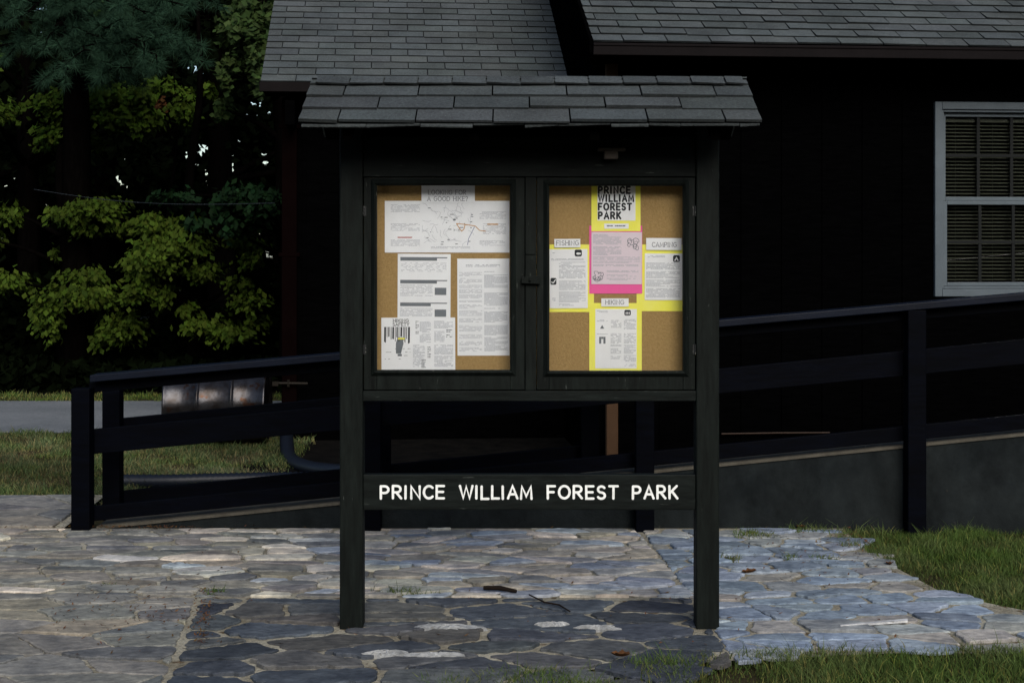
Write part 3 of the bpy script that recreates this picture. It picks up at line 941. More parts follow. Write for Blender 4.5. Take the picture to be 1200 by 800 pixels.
# small unlit lamp under the roof
b = MB()
b.box(kx(701, 5.97), kx(733, 5.97), -.035, .011, kz(177, 5.97), kz(173.5, 5.97))
b.box(kx(708, 5.97), kx(724, 5.97), -.05, -.004, kz(186.5, 5.97), kz(177.2, 5.97))
b.build('lamp_holder', M['beige'], ksk, bevel=.003)

# ------------------------------------------------------------------ notices on the cork
CY = 6.112            # cork surface
LAYER = [0]
def sheet(name, label, cat, rect, m, lay, rot=0., group='notices pinned inside the board'):
    """rect in pixels of the photo, measured on the cork plane; returns an Empty + drawing helpers"""
    y = CY - .0012 - lay * .0016
    x0 = (rect[0] - 600) / F * CY; x1 = (rect[2] - 600) / F * CY
    z1 = EYE + (HOR - rect[1]) / F * CY; z0 = EYE + (HOR - rect[3]) / F * CY
    cx, cz = (x0 + x1) / 2, (z0 + z1) / 2
    t = empty(name, label, cat, (cx, y, cz), 0, group)
    t.rotation_euler = (0, R(rot), 0)
    mb = MB()
    # slightly sagging sheet: a thin grid
    nx, nz = 6, 6
    hw, hh_ = (x1 - x0) / 2, (z1 - z0) / 2
    mb.box(-hw, hw, -.0003, .0003, -hh_, hh_)
    mb.build('sheet', m, t)
    def X(px): return (px - 600) / F * CY - cx
    def Z(py): return EYE + (HOR - py) / F * CY - cz
    t['_'] = 0; del t['_']
    return t, X, Z
YT = -.0007
def rectf(mb, x0, x1, z0, z1, y=YT):
    mb.face([(x0, y, z0), (x1, y, z0), (x1, y, z1), (x0, y, z1)])
def lines(mb, X, Z, rect, pitch=1.25, h=.5, dens=.86, ragged=True, y=YT):
    py = rect[1]
    while py < rect[3]:
        x = rect[0]; end = rect[2] if random.random() > .2 or not ragged else rect[0] + (rect[2] - rect[0]) * random.uniform(.4, .95)
        while x < end:
            l = random.uniform(.8, 3.0)
            xe = min(x + l, end)
            if random.random() < dens: rectf(mb, X(x), X(xe), Z(py + h), Z(py), y)
            x = xe + .35
        py += pitch
def icon(t, X, Z, rect, kind):
    mb = MB(); a, b_, c, d = rect
    w_, h_ = (c - a), (d - b_)
    q = .15
    mb.face([(X(a + w_ * q), YT, Z(d)), (X(c - w_ * q), YT, Z(d)), (X(c), YT, Z(d - h_ * q)), (X(c), YT, Z(b_ + h_ * q)), (X(c - w_ * q), YT, Z(b_)),
             (X(a + w_ * q), YT, Z(b_)), (X(a), YT, Z(b_ + h_ * q)), (X(a), YT, Z(d - h_ * q))])
    o_ = mb.build('symbol', M['print_black'], t)
    mb = MB(); y = YT - .0004
    if kind == 'fish':
        mb.face([(X(a + w_ * .18), y, Z(b_ + h_ * .6)), (X(a + w_ * .4), y, Z(b_ + h_ * .76)), (X(c - w_ * .15), y, Z(b_ + h_ * .7)), (X(c - w_ * .15), y, Z(b_ + h_ * .48)), (X(a + w_ * .4), y, Z(b_ + h_ * .42))])
    elif kind == 'tent':
        mb.face([(X(a + w_ * .15), y, Z(d - h_ * .2)), (X(a + w_ * .38), y, Z(d - h_ * .2)), (X(a + w_ * .5), y, Z(b_ + h_ * .5)), (X(a + w_ * .62), y, Z(d - h_ * .2)), (X(c - w_ * .15), y, Z(d - h_ * .2)), (X(a + w_ * .5), y, Z(b_ + h_ * .2))])
    elif kind == 'rod':
        ribbon(mb, [(X(a + w_ * .2), Z(d - h_ * .4)), (X(a + w_ * .45), Z(d - h_ * .25)), (X(c - w_ * .15), Z(b_ + h_ * .25))], .0035, y, 0)
    else:
        for k in (.28, .52, .76):
            rectf(mb, X(a + w_ * (k - .07)), X(a + w_ * (k + .05)), Z(d - h_ * .2), Z(b_ + h_ * .35), y)
    mb.build('figure', M['paper'], o_)

# -- left board
t, X, Z = sheet('trail_map', 'wide white sheet with a trail map between two columns of text', 'map', (451, 235.5, 597, 296), M['paper'], 1)
mb = MB()
for r in ((458, 240, 492, 249), (458, 262, 492, 270), (458, 281, 492, 288), (562, 248, 593, 256), (566, 262, 593, 274), (562, 282, 592, 288)):
    lines(mb, X, Z, r, 1.3, .5, .8)
lines(mb, X, Z, (505, 289, 551, 291), 1.5, .6)
for i in range(46):
    x, y = random.uniform(497, 553), random.uniform(240, 285)
    a = random.uniform(0, 6.3); pts = [(x, y)]
    for j in range(5):
        a += random.uniform(-.9, .9); x += cos(a) * 2.2; y += sin(a) * 1.9
        pts.append((min(max(x, 495), 555), min(max(y, 238), 288)))
    ribbon(mb, [(X(p[0]), Z(p[1])) for p in pts], .0011, YT - i * .00001, 0, cap=False)
mb.build('print', M['print'], t)
mb = MB()
for i in range(24):
    x, y = random.uniform(498, 553), random.uniform(239, 286)
    rectf(mb, X(x), X(x + random.uniform(1, 4)), Z(y + .9), Z(y), YT - .0006)
rectf(mb, X(531), X(534), Z(258.5), Z(256.5), YT - .0007)
mb.build('place_names', M['print_mid'], t)
mb = MB()
ribbon(mb, [(X(a), Z(b_)) for a, b_ in ((535, 262), (545, 263), (557, 265), (562, 270), (569, 271))], .003, YT - .0008, 0)
ribbon(mb, [(X(a), Z(b_)) for a, b_ in ((535, 262), (538, 267), (541, 271), (544, 268), (545, 263))], .003, YT - .0009, 0)
rectf(mb, X(571), X(584), Z(263.5), Z(262.2), YT - .0008)
mb.build('orange_route', M['print_orange'], t)
mb = MB(); rectf(mb, X(466), X(483), Z(278.8), Z(277.6), YT - .0008); mb.build('red_heading', M['print_red'], t)
mb = MB(); ribbon(mb, [(X(a), Z(b_)) for a, b_ in ((556, 266), (552, 274), (549, 280), (548, 287))], .0022, YT - .001, 0); mb.build('blue_route', M['print_blue'], t)
t, X, Z = sheet('heading_card', 'pale card reading looking for a good hike above the trail map', 'card', (494, 217.6, 556.5, 238), M['paper'], 3)
mb = MB()
text(mb, 'LOOKING FOR', X(502), X(546), Z(228), 5.0 / 275, .0023, YT, serif=True)
text(mb, 'A GOOD HIKE?', X(501), X(548), Z(235.5), 5.0 / 275, .0023, YT, serif=True)
mb.build('heading', M['print_mid'], t)
t, X, Z = sheet('schedule_sheet', 'white sheet with three grey bars and dark boxes half under the hiking safety leaflet', 'notice', (466, 297.5, 528, 385), M['paper'], 0, rot=.3)
mb = MB()
for y0, xe in ((301.3, 512), (328, 512), (354.5, 505)):
    rectf(mb, X(469), X(xe), Z(y0 + 4.2), Z(y0)); rectf(mb, X(xe), X(524), Z(y0 + 1.3), Z(y0))
rectf(mb, X(509.5), X(523), Z(345.5), Z(337)); rectf(mb, X(509.5), X(523), Z(371), Z(362.5))
mb.build('grey_bar', M['print_mid'], t)
mb = MB()
lines(mb, X, Z, (470, 308, 523, 318), 1.6, .5, .6); lines(mb, X, Z, (469, 334, 507, 347), 1.5, .55); lines(mb, X, Z, (469, 361, 507, 371), 1.5, .55)
mb.build('print', M['print'], t)
t, X, Z = sheet('rules_sheet', 'tall white sheet closely printed in two columns at the right of the left case', 'notice', (536, 303, 597, 416.5), M['paper'], 0, rot=-.15)
mb = MB()
lines(mb, X, Z, (546, 310, 586, 313), 1.6, .8); 
for a, c in ((319, 323), (326, 332), (334, 337), (339, 343), (345, 349), (352, 354), (357, 362), (364, 370), (373, 378), (381, 388), (392, 397), (400, 404), (407, 411)):
    lines(mb, X, Z, (538, a, 565, c), 1.3, .5)
for a, c in ((318, 319), (322, 337), (343, 358), (361, 362), (365, 378), (381, 392), (395, 411)):
    lines(mb, X, Z, (567.5, a, 595, c), 1.2, .62, .95)
mb.build('print', M['print'], t)
t, X, Z = sheet('safety_leaflet', 'white leaflet headed hiking safety with a woodland picture in the bottom left corner', 'leaflet', (447, 372, 533.5, 433.5), M['paper'], 2, rot=-.2)
mb = MB()
text(mb, 'HIKING', X(461), X(479), Z(377.2), 3.4 / 275, .0023, YT, serif=True)
text(mb, 'SAFETY', X(460.5), X(479.5), Z(381.6), 3.4 / 275, .0023, YT, serif=True)
for (xx, wd) in ((450.2, 2.4), (453.4, .8), (455.1, 1.6), (458, 1.0), (459.8, 2.2), (463, .8), (464.6, 1.8), (467.2, 1.0), (469.3, 2.2), (472.4, .9), (474, 1.3), (476.2, 1.0), (478.2, 2.4)):
    zb3 = random.uniform(394, 402)
    mb.face([(X(xx), YT - .0001, Z(zb3 + random.uniform(-2, 2))), (X(xx + wd * .9), YT - .0001, Z(zb3)), (X(xx + wd), YT - .0001, Z(382.8)), (X(xx + wd * .1), YT - .0001, Z(382.8))])
mb.build('heading', M['print_black'], t)
mb = MB()
mb.face([(X(464), YT, Z(414)), (X(470), YT, Z(414)), (X(473), YT, Z(402)), (X(472), YT, Z(395)), (X(466), YT, Z(395)), (X(464), YT, Z(402))])
rectf(mb, X(466), X(471), Z(417), Z(414.4))
lines(mb, X, Z, (487, 376, 491, 392), 2, .9); lines(mb, X, Z, (501, 406, 505, 420), 2, .9); lines(mb, X, Z, (494, 421, 499, 430), 2.2, .9, .7)
lines(mb, X, Z, (523, 386, 530, 396), 2, 1.0, .6)
lines(mb, X, Z, (451, 408, 481, 424), 4, .6, .3)
mb.build('drawing', M['print_mid'], t)
mb = MB()
for r in ((492, 377, 505, 401), (484, 404, 498, 430), (509, 376, 531, 384), (509, 388, 521, 401), (509, 404, 531, 415), (509, 417, 531, 430)):
    lines(mb, X, Z, r, 1.3, .6, .9)
mb.build('print', M['print'], t)
mb = MB(); rectf(mb, X(466.5), X(474.5), Z(397.4), Z(395.6), YT - .0006); mb.build('yellow_hat', M['yellow'], t)

# -- right board
def card(label, rect, m, lay, cat='card', rot=0): return sheet('backing_card', label, cat, rect, m, lay, rot, 'coloured cards behind the notices')
card('yellow backing card behind the fishing notice', (644, 286.5, 696, 365.5), M['yellow'], 0)
card('yellow backing card behind the camping notice', (746, 286.5, 801, 364.5), M['yellow'], 0)
card('yellow backing card behind the hiking notice', (690.5, 355, 752, 434.5), M['yellow'], 1)
card('bright pink backing card in the middle of the right case', (690.5, 264.5, 752.5, 344), M['magenta'], 1)
card('yellow backing card behind the bold park title', (693, 217.6, 750.5, 271), M['yellow'], 2)
t, X, Z = sheet('title_card', 'white card with the park name in four bold lines at top of the right case', 'card', (700, 217.8, 744.5, 258.5), M['paper'], 3)
mb = MB()
for s, a, c, zb2 in (('PRINCE', 701.5, 738, 226.5), ('WILLIAM', 701.5, 742, 236), ('FOREST', 701.5, 739.5, 246), ('PARK', 701.5, 727, 256.2)):
    text(mb, s, X(a), X(c), Z(zb2), 7.3 / 275, .0078, YT, gapk=.46)
mb.build('lettering', M['print_black'], t)
t, X, Z = sheet('caption_strip', 'narrow white caption strip under the bold park title', 'card', (708, 262, 736.5, 268), M['paper'], 3)
mb = MB(); lines(mb, X, Z, (711, 264, 733, 266.4), 3, 1.4, .9); mb.build('print', M['print_mid'], t)
t, X, Z = sheet('pink_notice', 'pale pink printed notice with two small drawings on the bright pink card', 'notice', (693, 272, 752, 333), M['pinkpaper'], 3, rot=.2)
mb = MB()
for r in ((695, 275, 728, 286), (695, 289, 728, 299), (695, 301, 750, 304), (695, 306, 750, 308), (695, 310, 748, 311.5), (711, 317, 748, 319.5), (711, 322, 746, 324), (711, 326, 746, 328)):
    lines(mb, X, Z, r, 1.35, .6, .9)
mb.build('print', M['print'], t)
mb = MB()
for cx_, cy_, ww, hh_ in ((741, 286, 8, 8), (701, 324, 6.5, 6)):
    for i in range(9):
        a = random.uniform(0, 6.28); pts = []
        x, y = cx_ + cos(a) * ww * .5, cy_ + sin(a) * hh_ * .5
        for j in range(7):
            pts.append((X(x), Z(y))); a += random.uniform(.3, 1.5); x += cos(a) * 2.1; y += sin(a) * 2.1
            x = min(max(x, cx_ - ww), cx_ + ww); y = min(max(y, cy_ - hh_), cy_ + hh_)
        ribbon(mb, pts, .0022, YT - i * .00003, 0, cap=False)
mb.build('drawing', M['print_mid'], t)
t, X, Z = sheet('fishing_notice', 'white fishing notice at the left edge of the right case', 'notice', (644, 292, 688.5, 361), M['paper'], 2, rot=-.3)
mb = MB()
for r in ((646, 296, 653, 297), (646, 303, 684, 305), (655, 307, 686, 326), (655, 329, 686, 340), (655, 342, 686, 354), (647, 349, 651, 352), (655, 356, 672, 358)):
    lines(mb, X, Z, r, 1.4, .62, .9)
mb.build('print', M['print'], t)
icon(t, X, Z, (673.5, 292.5, 682, 300.5), 'fish'); icon(t, X, Z, (645, 325.5, 652, 333.5), 'rod')
t, X, Z = sheet('fishing_label', 'small white label reading fishing', 'label', (649.5, 280, 680, 290), M['paper'], 4, rot=-.4)
mb = MB(); text(mb, 'FISHING', X(652), X(678), Z(287.3), 5.2 / 275, .0024, YT, serif=True); mb.build('lettering', M['print_mid'], t)
t, X, Z = sheet('camping_notice', 'white camping notice at the right edge of the right case', 'notice', (755.5, 297, 800.5, 351.5), M['paper'], 2, rot=.2)
mb = MB()
for r in ((759, 299.5, 779, 301), (757, 308, 797, 316), (757, 318, 797, 326), (757, 328, 797, 336), (757, 338, 797, 348)):
    lines(mb, X, Z, r, 1.4, .65, .9)
mb.build('print', M['print'], t)
icon(t, X, Z, (788.5, 299, 796.5, 307), 'tent')
t, X, Z = sheet('camping_label', 'wide white label reading camping', 'label', (757, 279, 798.5, 293), M['paper'], 4, rot=.3)
mb = MB(); text(mb, 'CAMPING', X(764), X(792.5), Z(289.3), 5.2 / 275, .0024, YT, serif=True); mb.build('lettering', M['print_mid'], t)
t, X, Z = sheet('hiking_notice', 'white hiking notice with three columns on the lower yellow card', 'notice', (697.5, 362, 746, 431.5), M['paper'], 2, rot=.2)
mb = MB()
for r in ((699, 364, 712, 365.4), (699.5, 374.5, 712, 376), (716, 375, 728, 384), (731, 374, 745, 385), (699.5, 391, 712, 392), (715.5, 390.5, 728, 402), (731, 390.5, 745, 402),
          (715.5, 403.5, 728, 406), (715.5, 408, 728, 414), (715.5, 417, 728, 421), (731, 404, 745, 414), (731, 416, 745, 424), (732, 426.5, 745, 428)):
    lines(mb, X, Z, r, 1.35, .6, .85)
mb.build('print', M['print'], t)
icon(t, X, Z, (731.5, 363, 739, 369.5), 'walk')
mb = MB()
mb.face([(X(703), YT, Z(385)), (X(708), YT, Z(385)), (X(705.5), YT, Z(380.5))])
rectf(mb, X(702), X(704.5), Z(402.5), Z(394.5)); rectf(mb, X(707), X(709.5), Z(402.5), Z(394.5)); rectf(mb, X(704.6), X(706.9), Z(397), Z(394.5))
mb.build('picture', M['print_mid'], t)
t, X, Z = sheet('hiking_label', 'small white label reading hiking', 'label', (704.5, 349.5, 736.5, 359), M['paper'], 4, rot=0)
mb = MB(); text(mb, 'HIKING', X(709.5), X(731), Z(356.4), 4.8 / 275, .0024, YT, serif=True); mb.build('lettering', M['print_mid'], t)

# ------------------------------------------------------------------ grass
def pt_in(poly, x, y):
    ins = np.zeros(len(x), bool)
    n = len(poly)
    j = n - 1
    for i in range(n):
        xi, yi = poly[i]; xj, yj = poly[j]
        c = ((yi > y) != (yj > y)) & (x < (xj - xi) * (y - yi) / (yj - yi + 1e-12) + xi)
        ins ^= c; j = i
    return ins
def grass(name, poly, n, h, w, label_unused=None, dry=.15, z=-.03, clump=2.0, edge=None, spread=1.0):
    xs = [p[0] for p in poly]; ys = [p[1] for p in poly]
    x = rng.uniform(min(xs), max(xs), n); y = rng.uniform(min(ys), max(ys), n)
    k = pt_in(poly, x + rng.normal(0, .035, n), y + rng.normal(0, .03, n)) & ~((x < 1.9) & (y > 8.14) & (y < 8.7)) & ~((y > 8.125) & (y < 8.78) & (x > -2.6))
    if name == 'grass_tuft':
        cx_, cy_ = np.mean(xs), np.mean(ys)
        rr = np.hypot((x - cx_) / (max(xs) - cx_), (y - cy_) / (max(ys) - cy_))
        k &= rng.random(n) > rr ** 1.2 * (1 + .3 * np.sin(x * 60))
    x, y = x[k], y[k]
    # patchiness
    pch = (np.sin(x * 5.1 + 1.3 * np.sin(y * 3.7)) * np.sin(y * 6.3 + 1.7 * np.sin(x * 4.1)) + np.sin(x * 13 + y * 7) * .4)
    keep = rng.random(len(x)) < .62 + .3 * pch
    x, y, pch = x[keep], y[keep], pch[keep]
    m = len(x)
    a = rng.uniform(0, 2 * np.pi, m)
    hh_ = h * rng.uniform(.35, 1.0, m) ** 1.2 * (1 + .45 * pch) * np.where(rng.random(m) < .03, 1.7, 1)
    lean = rng.uniform(.1, 1.1, m) * spread
    la = rng.uniform(0, 2 * np.pi, m)
    dx, dy = np.cos(la) * lean * hh_, np.sin(la) * lean * hh_
    wx, wy = np.cos(a) * w, np.sin(a) * w
    b0 = np.stack([x - wx, y - wy, np.full(m, z)], 1); b1 = np.stack([x + wx, y + wy, np.full(m, z)], 1)
    m0 = np.stack([x - wx * .8 + dx * .35, y - wy * .8 + dy * .35, z + hh_ * .6], 1); m1 = np.stack([x + wx * .8 + dx * .35, y + wy * .8 + dy * .35, z + hh_ * .6], 1)
    t = np.stack([x + dx, y + dy, z + hh_], 1)
    q = np.stack([b0, b1, m1, m0], 1).reshape(-1, 3)
    q2 = np.stack([m0, m1, t, t + np.array([.0004, 0, .0004])], 1).reshape(-1, 3)
    col = np.ones((m, 3)) * rng.uniform(.6, 1.35, (m, 1))
    col *= (1 + .28 * pch)[:, None]
    d = rng.random(m) < dry * (1 - .6 * pch)
    col[d] *= np.array([2.2, 1.5, 1.5])
    if name == 'lawn_grass' and min(ys) > 8: col *= np.array([.92, .86, 1.25]) * (1 + .35 * np.sin(x * 2.1 + y * 3)[:, None])
    o = fast_mesh(name, np.concatenate([q, q2]), 4, M['grass'], None, np.concatenate([col, col]))
    return tag(o, kind='stuff')
lawnR = [(1.80, 8.02), (1.86, 7.5), (1.90, 7.02), (1.99, 6.6), (2.2, 6.33), (3.2, 6.05), (5.2, 6.0), (5.2, 8.10), (1.3, 8.12), (1.5, 8.02)]
grass('lawn_grass', lawnR, 120000, .055, .0022, dry=.12, z=-.03).update_tag()
front = [(.10, 5.38), (.5, 5.50), (1.0, 5.63), (1.6, 5.70), (2.6, 5.64), (4.2, 5.55), (4.2, 4.3), (0.0, 4.3), (-.05, 4.9), (-.35, 5.28)]
grass('lawn_grass', front, 80000, .055, .0019, dry=.2, z=-.015)
lawnL = [(-14, 9.25), (-2.66, 9.25), (-2.5, 8.8), (4, 8.85), (4, 12.45), (-14, 12.45)]
grass('lawn_grass', [(-6.5, 9.22), (-2.66, 9.22), (-2.5, 8.85), (-1.6, 8.85), (-1.7, 12.45), (-6.5, 12.45)], 130000, .05, .0034, dry=.36, z=-.03)
grass('verge_grass', [(-12, 15.05), (-2, 15.05), (-2, 15.75), (-12, 15.75)], 16000, .05, .005, dry=.4, z=-.03)
for (o_, lb) in ((bpy.data.objects['lawn_grass'], 'short green lawn at the right of the patio'), (bpy.data.objects['lawn_grass.001'], 'strip of grass along the front edge of the patio'),
                 (bpy.data.objects['lawn_grass.002'], 'patchy dry lawn between ramp and road'), (bpy.data.objects['verge_grass'], 'grass verge on the far side of the road')):
    tag(o_, lb, 'grass')
# tufts growing in the joints
def tuft_poly(px, py, rx, ry):
    x, y = gnd(px, py)
    return [(x + rx * cos(a), y + ry * sin(a)) for a in [i * pi / 4 for i in range(8)]]
tufts = [('grass tuft in the joint right of the left post', 478, 696, .17, .05), ('small grass tuft in the joint left of the left post', 254, 696, .08, .035), ('tiny grass tuft at far left joint', 128, 688, .06, .03),
         ('grass tuft near the ramp wall right of the right post', 888, 628, .15, .13), ('flat grass tuft beside the right post', 857, 657, .09, .07),
         ('grass tuft left of the lawn corner', 968, 656, .10, .05), ('grass tuft below the ramp post by the lawn', 995, 641, .09, .06), ('thin grass tuft between the blue stones', 925, 656, .06, .05)]
for lb, px, py, rx, ry in tufts:
    o_ = grass('grass_tuft', tuft_poly(px, py, rx, ry), int(1100 * (rx * ry) / .01) + 200, .034, .0018, z=0, dry=.3, spread=1.3)
    del o_['kind']
    tag(o_, lb, 'grass tuft', 'grass tufts in the paving joints')

# fallen leaves / debris
def litter(name, n, sampler, size=.018):
    V = []; cols = []
    for i in range(n):
        x, y = sampler()
        a = random.uniform(0, 6.28); l = size * random.uniform(.4, 1.3); w2 = l * random.uniform(.15, .5)
        z = .014 + random.uniform(0, .010)
        ca, sa = cos(a), sin(a)
        V += [(x - ca * l, y - sa * l, z), (x - sa * w2, y + ca * w2, z + .004), (x + ca * l, y + sa * l, z + random.uniform(0, .012)), (x + sa * w2, y - ca * w2, z + .002)]
        cols.append(np.array([random.uniform(.4, 1.5)] * 3) * np.array([1, random.uniform(.8, 1.3), 1]))
    return fast_mesh(name, np.array(V), 4, M['litter'], None, np.array(cols))
def samp():
    r = random.random()
    if r < .25: px, py = random.gauss(150, 60), random.gauss(618, 3)
    elif r < .5: px, py = random.uniform(60, 260), random.gauss(715, 22)
    elif r < .62: px, py = random.gauss(238, 6), random.uniform(695, 760)
    elif r < .8: px, py = random.gauss(990, 60), random.gauss(648, 14)
    else: px, py = random.uniform(100, 1100), random.uniform(622, 760)
    py = max(py, 621)
    x, y = gnd(px, py)
    return min(x, 1.9), y
tag(litter('leaf_litter', 900, samp, .011), 'thin brown leaf debris scattered over the patio', 'leaf litter', kind='stuff')
def curl_leaf(label, px, py, s, up=.0):
    x, y = gnd(px, py)
    mb = MB()
    N_ = 7
    for i in range(N_):
        for sgn in (-1, 1):
            a0, a1 = i / N_, (i + 1) / N_
            f_ = lambda a: (a - .5) * 2 * s
            wv = lambda a: s * .55 * sin(pi * (.08 + .84 * a)) * (1 + .3 * sin(a * 17))
            h0 = lambda a: .01 + up + .025 * (a - .4) ** 2 * s * 40
            mb.face([(f_(a0), 0, h0(a0)), (f_(a1), 0, h0(a1)), (f_(a1), sgn * wv(a1), h0(a1) + wv(a1) * .8), (f_(a0), sgn * wv(a0), h0(a0) + wv(a0) * .8)])
    o_ = mb.build('dead_leaf', M['litter']); o_.location = (x, y, 0); o_.rotation_euler = (0, 0, random.uniform(0, 6))
    return tag(o_, label, 'dead leaf', 'single curled dead leaves')
curl_leaf('curled brown leaf on the blue stones right of the right post', 878, 673, .035)
curl_leaf('brown leaf standing in the grass at the front edge', 727, 778, .04, .02)
curl_leaf('brown leaf at the corner of the lawn', 1042, 664, .035)
curl_leaf('brown leaf beside the foot of the ramp wall', 938, 620, .03)
mb = MB(); a = gnd(567, 694); c = gnd(605, 698)
mb.tube([(a[0], a[1], .022), ((a[0] + c[0]) / 2, (a[1] + c[1]) / 2 + .01, .026), (c[0], c[1], .022)], [.010, .012, .008], 7)
tag(mb.build('stick', M['stick']), 'short thick stick lying on the patio between the posts', 'stick')
mb = MB(); P0 = [gnd(*q) for q in ((620, 702), (638, 711), (655, 714), (668, 722))]
mb.tube([(q[0], q[1], .022) for q in P0], [.003, .004, .004, .003], 6)
tag(mb.build('twig', M['stick']), 'thin curved twig on the dark slate in front of the stick', 'twig')

# ------------------------------------------------------------------ trees
def leaves(centers, dirs, size, cols, fold=.35, wide=.62):
    """each leaf two triangles folded on the midrib; centers (n,3), dirs (n,3) pointing to the tip"""
    n_ = len(centers)
    d = dirs / np.linalg.norm(dirs, axis=1, keepdims=True)
    up = rng.normal(0, .45, (n_, 3)) + np.array([0, -.35, 1.0])
    s = np.cross(d, up); s /= np.linalg.norm(s, axis=1, keepdims=True) + 1e-9
    nn = np.cross(s, d)
    L_ = size[:, None]
    base = centers - d * L_ * .5; tip = centers + d * L_ * .5 - nn * L_ * .12
    l_ = centers + s * L_ * wide * .5 - nn * L_ * fold * .3; r_2 = centers - s * L_ * wide * .5 - nn * L_ * fold * .3
    tri = np.stack([base, r_2, tip, base, tip, l_], 1).reshape(-1, 3)
    return tri, np.repeat(cols, 2, axis=0)

def limb_path(a, b_, sag=.1, n_=7):
    a, b_ = Vector(a), Vector(b_)
    L_ = (b_ - a).length
    out = []
    off = Vector((random.uniform(-1, 1), random.uniform(-1, 1), 0)) * L_ * .06
    for i in range(n_ + 1):
        t = i / n_
        p = a.lerp(b_, t) + Vector((0, 0, 1)) * L_ * sag * sin(pi * t) + off * sin(pi * t * 1.5)
        out.append(p)
    return out

def spray_tree(name, label, base, height, r, sprays, leaf, colour, group, per=.95, jitter=.17, warm=None, wide=.62):
    """sprays: (x,y,z, rx, ry, rz, count)"""
    t = empty(name, label, 'tree', (base[0], base[1], 0), 0, group)
    tb = MB()
    top = Vector((random.uniform(-.3, .3), random.uniform(-.3, .3), height))
    tp = [Vector((0, 0, -.1)), Vector((.05, 0, height * .25)), Vector((-.05, .05, height * .5)), top * .75 + Vector((.05, 0, 0)), top]
    tp = smooth_path(tp, 4)
    tb.tube(tp, [r * (1.15 - .95 * i / (len(tp) - 1)) for i in range(len(tp))], 9)
    Cn, Dn, Sz, Cl = [], [], [], []
    for (x, y, z, rx, ry, rz_, cnt) in sprays:
        c = Vector((x - base[0], y - base[1], z))
        ti = min(range(len(tp)), key=lambda i: abs(tp[i].z - max(.8, z - .5 * min(c.xy.length * .5, 2))))
        lp = limb_path(tp[ti], c, .06)
        tb.tube(lp, [r * .38 * (1 - .85 * i / (len(lp) - 1)) for i in range(len(lp))], 6)
        m = int(cnt * per)
        ns = max(3, m // 45)
        # twigs fan out from the limb end; leaves follow the twigs in drooping fringes
        for k in range(ns):
            a = random.uniform(0, 2 * pi); rr = random.uniform(.25, 1.0)
            e_ = Vector((c.x + cos(a) * rr * rx, c.y + sin(a) * rr * ry, c.z + random.uniform(-1, 1) * rz_ - .12 * rr * rx))
            if k % 2 == 0: tb.tube(limb_path(c, e_, .03, 3), [.008, .006, .005, .003], 4)
            q = m // ns
            tt = rng.uniform(.35, 1.05, q)[:, None]
            base_p = np.array(c)[None] * (1 - tt) + np.array(e_)[None] * tt
            p = base_p + rng.normal(0, 1, (q, 3)) * np.array([rx * jitter, ry * jitter, rz_ * .45 + leaf * .3])
            dirv = (p - np.array(c)) * np.array([1, 1, .2]); dirv /= np.linalg.norm(dirv, axis=1, keepdims=True) + 1e-6
            dirv = dirv + rng.normal(0, .45, (q, 3)) + np.array([0, 0, -.75])
            Cn.append(p); Dn.append(dirv); Sz.append(leaf * rng.uniform(.6, 1.25, q))
            kk = rng.uniform(.65, 1.3, (q, 1)) * random.uniform(.75, 1.25)
            cl = np.array(colour)[None] * kk * rng.uniform(.9, 1.1, (q, 3))
            Cl.append(cl)
    Cn = np.concatenate(Cn); Dn = np.concatenate(Dn); Sz = np.concatenate(Sz); Cl = np.concatenate(Cl)
    tri, cc = leaves(Cn, Dn, Sz, Cl, wide=wide)
    tb.build('trunk', M['bark'], t, smooth=True)
    fast_mesh('crown', tri, 3, M['leaf'], t, cc)
    return t
def sp(px, py, Y, wpx, hpx, cnt, dep=.7):
    p = at(px, py, Y); s = F / Y
    return (p.x, p.y, p.z, wpx / 2 / s, dep, hpx / 2 / s, cnt)
YG = (.037, .060, .0075)      # yellow-green
Dw = 17.0
spray_tree('dogwood_tree', 'small tree with yellow-green layered leaves beyond the road, nearest the cabin corner', (at(225, 400, 17.4).x, 17.4), 4.6, .09, [
    sp(175, 262, 17, 70, 10, 600), sp(205, 268, 16.9, 80, 16, 900), sp(190, 292, 16.6, 80, 16, 1000), sp(178, 305, 16.4, 70, 16, 900), sp(170, 330, 16.6, 55, 16, 700),
    sp(230, 285, 16.8, 60, 14, 600), sp(160, 345, 16.3, 40, 10, 420), sp(285, 285, 17.1, 50, 7, 330), sp(300, 303, 17.2, 50, 8, 330), sp(245, 318, 17, 60, 9, 420),
    sp(283, 335, 17, 34, 9, 260), sp(292, 352, 16.9, 60, 12, 480), sp(215, 363, 17, 40, 7, 240), sp(235, 380, 16.9, 60, 9, 460), sp(270, 388, 16.8, 80, 10, 560), sp(300, 380, 17, 30, 8, 200),
    sp(200, 345, 16.8, 30, 12, 260)], .085, YG, 'leafy trees beyond the road')
spray_tree('dogwood_tree', 'small tree with yellow-green layered leaves beyond the road, at the left edge', (at(75, 420, 17.6).x, 17.6), 5.4, .10, [
    sp(110, 243, 17, 90, 12, 1000), sp(90, 252, 17, 70, 10, 600), sp(120, 266, 17.2, 60, 7, 420), sp(155, 264, 17, 30, 8, 220), sp(62, 298, 17, 24, 8, 150),
    sp(100, 322, 17, 75, 7, 420), sp(100, 345, 16.6, 80, 16, 1000), sp(65, 372, 16.8, 36, 34, 700), sp(60, 350, 16.8, 30, 20, 380), sp(150, 385, 16.8, 60, 20, 800), sp(122, 395, 16.9, 30, 12, 260),
    sp(10, 330, 17, 50, 14, 500), sp(-30, 280, 17, 60, 14, 500), sp(10, 250, 17.4, 40, 12, 300)], .085, tuple(c * .92 for c in YG), 'leafy trees beyond the road')
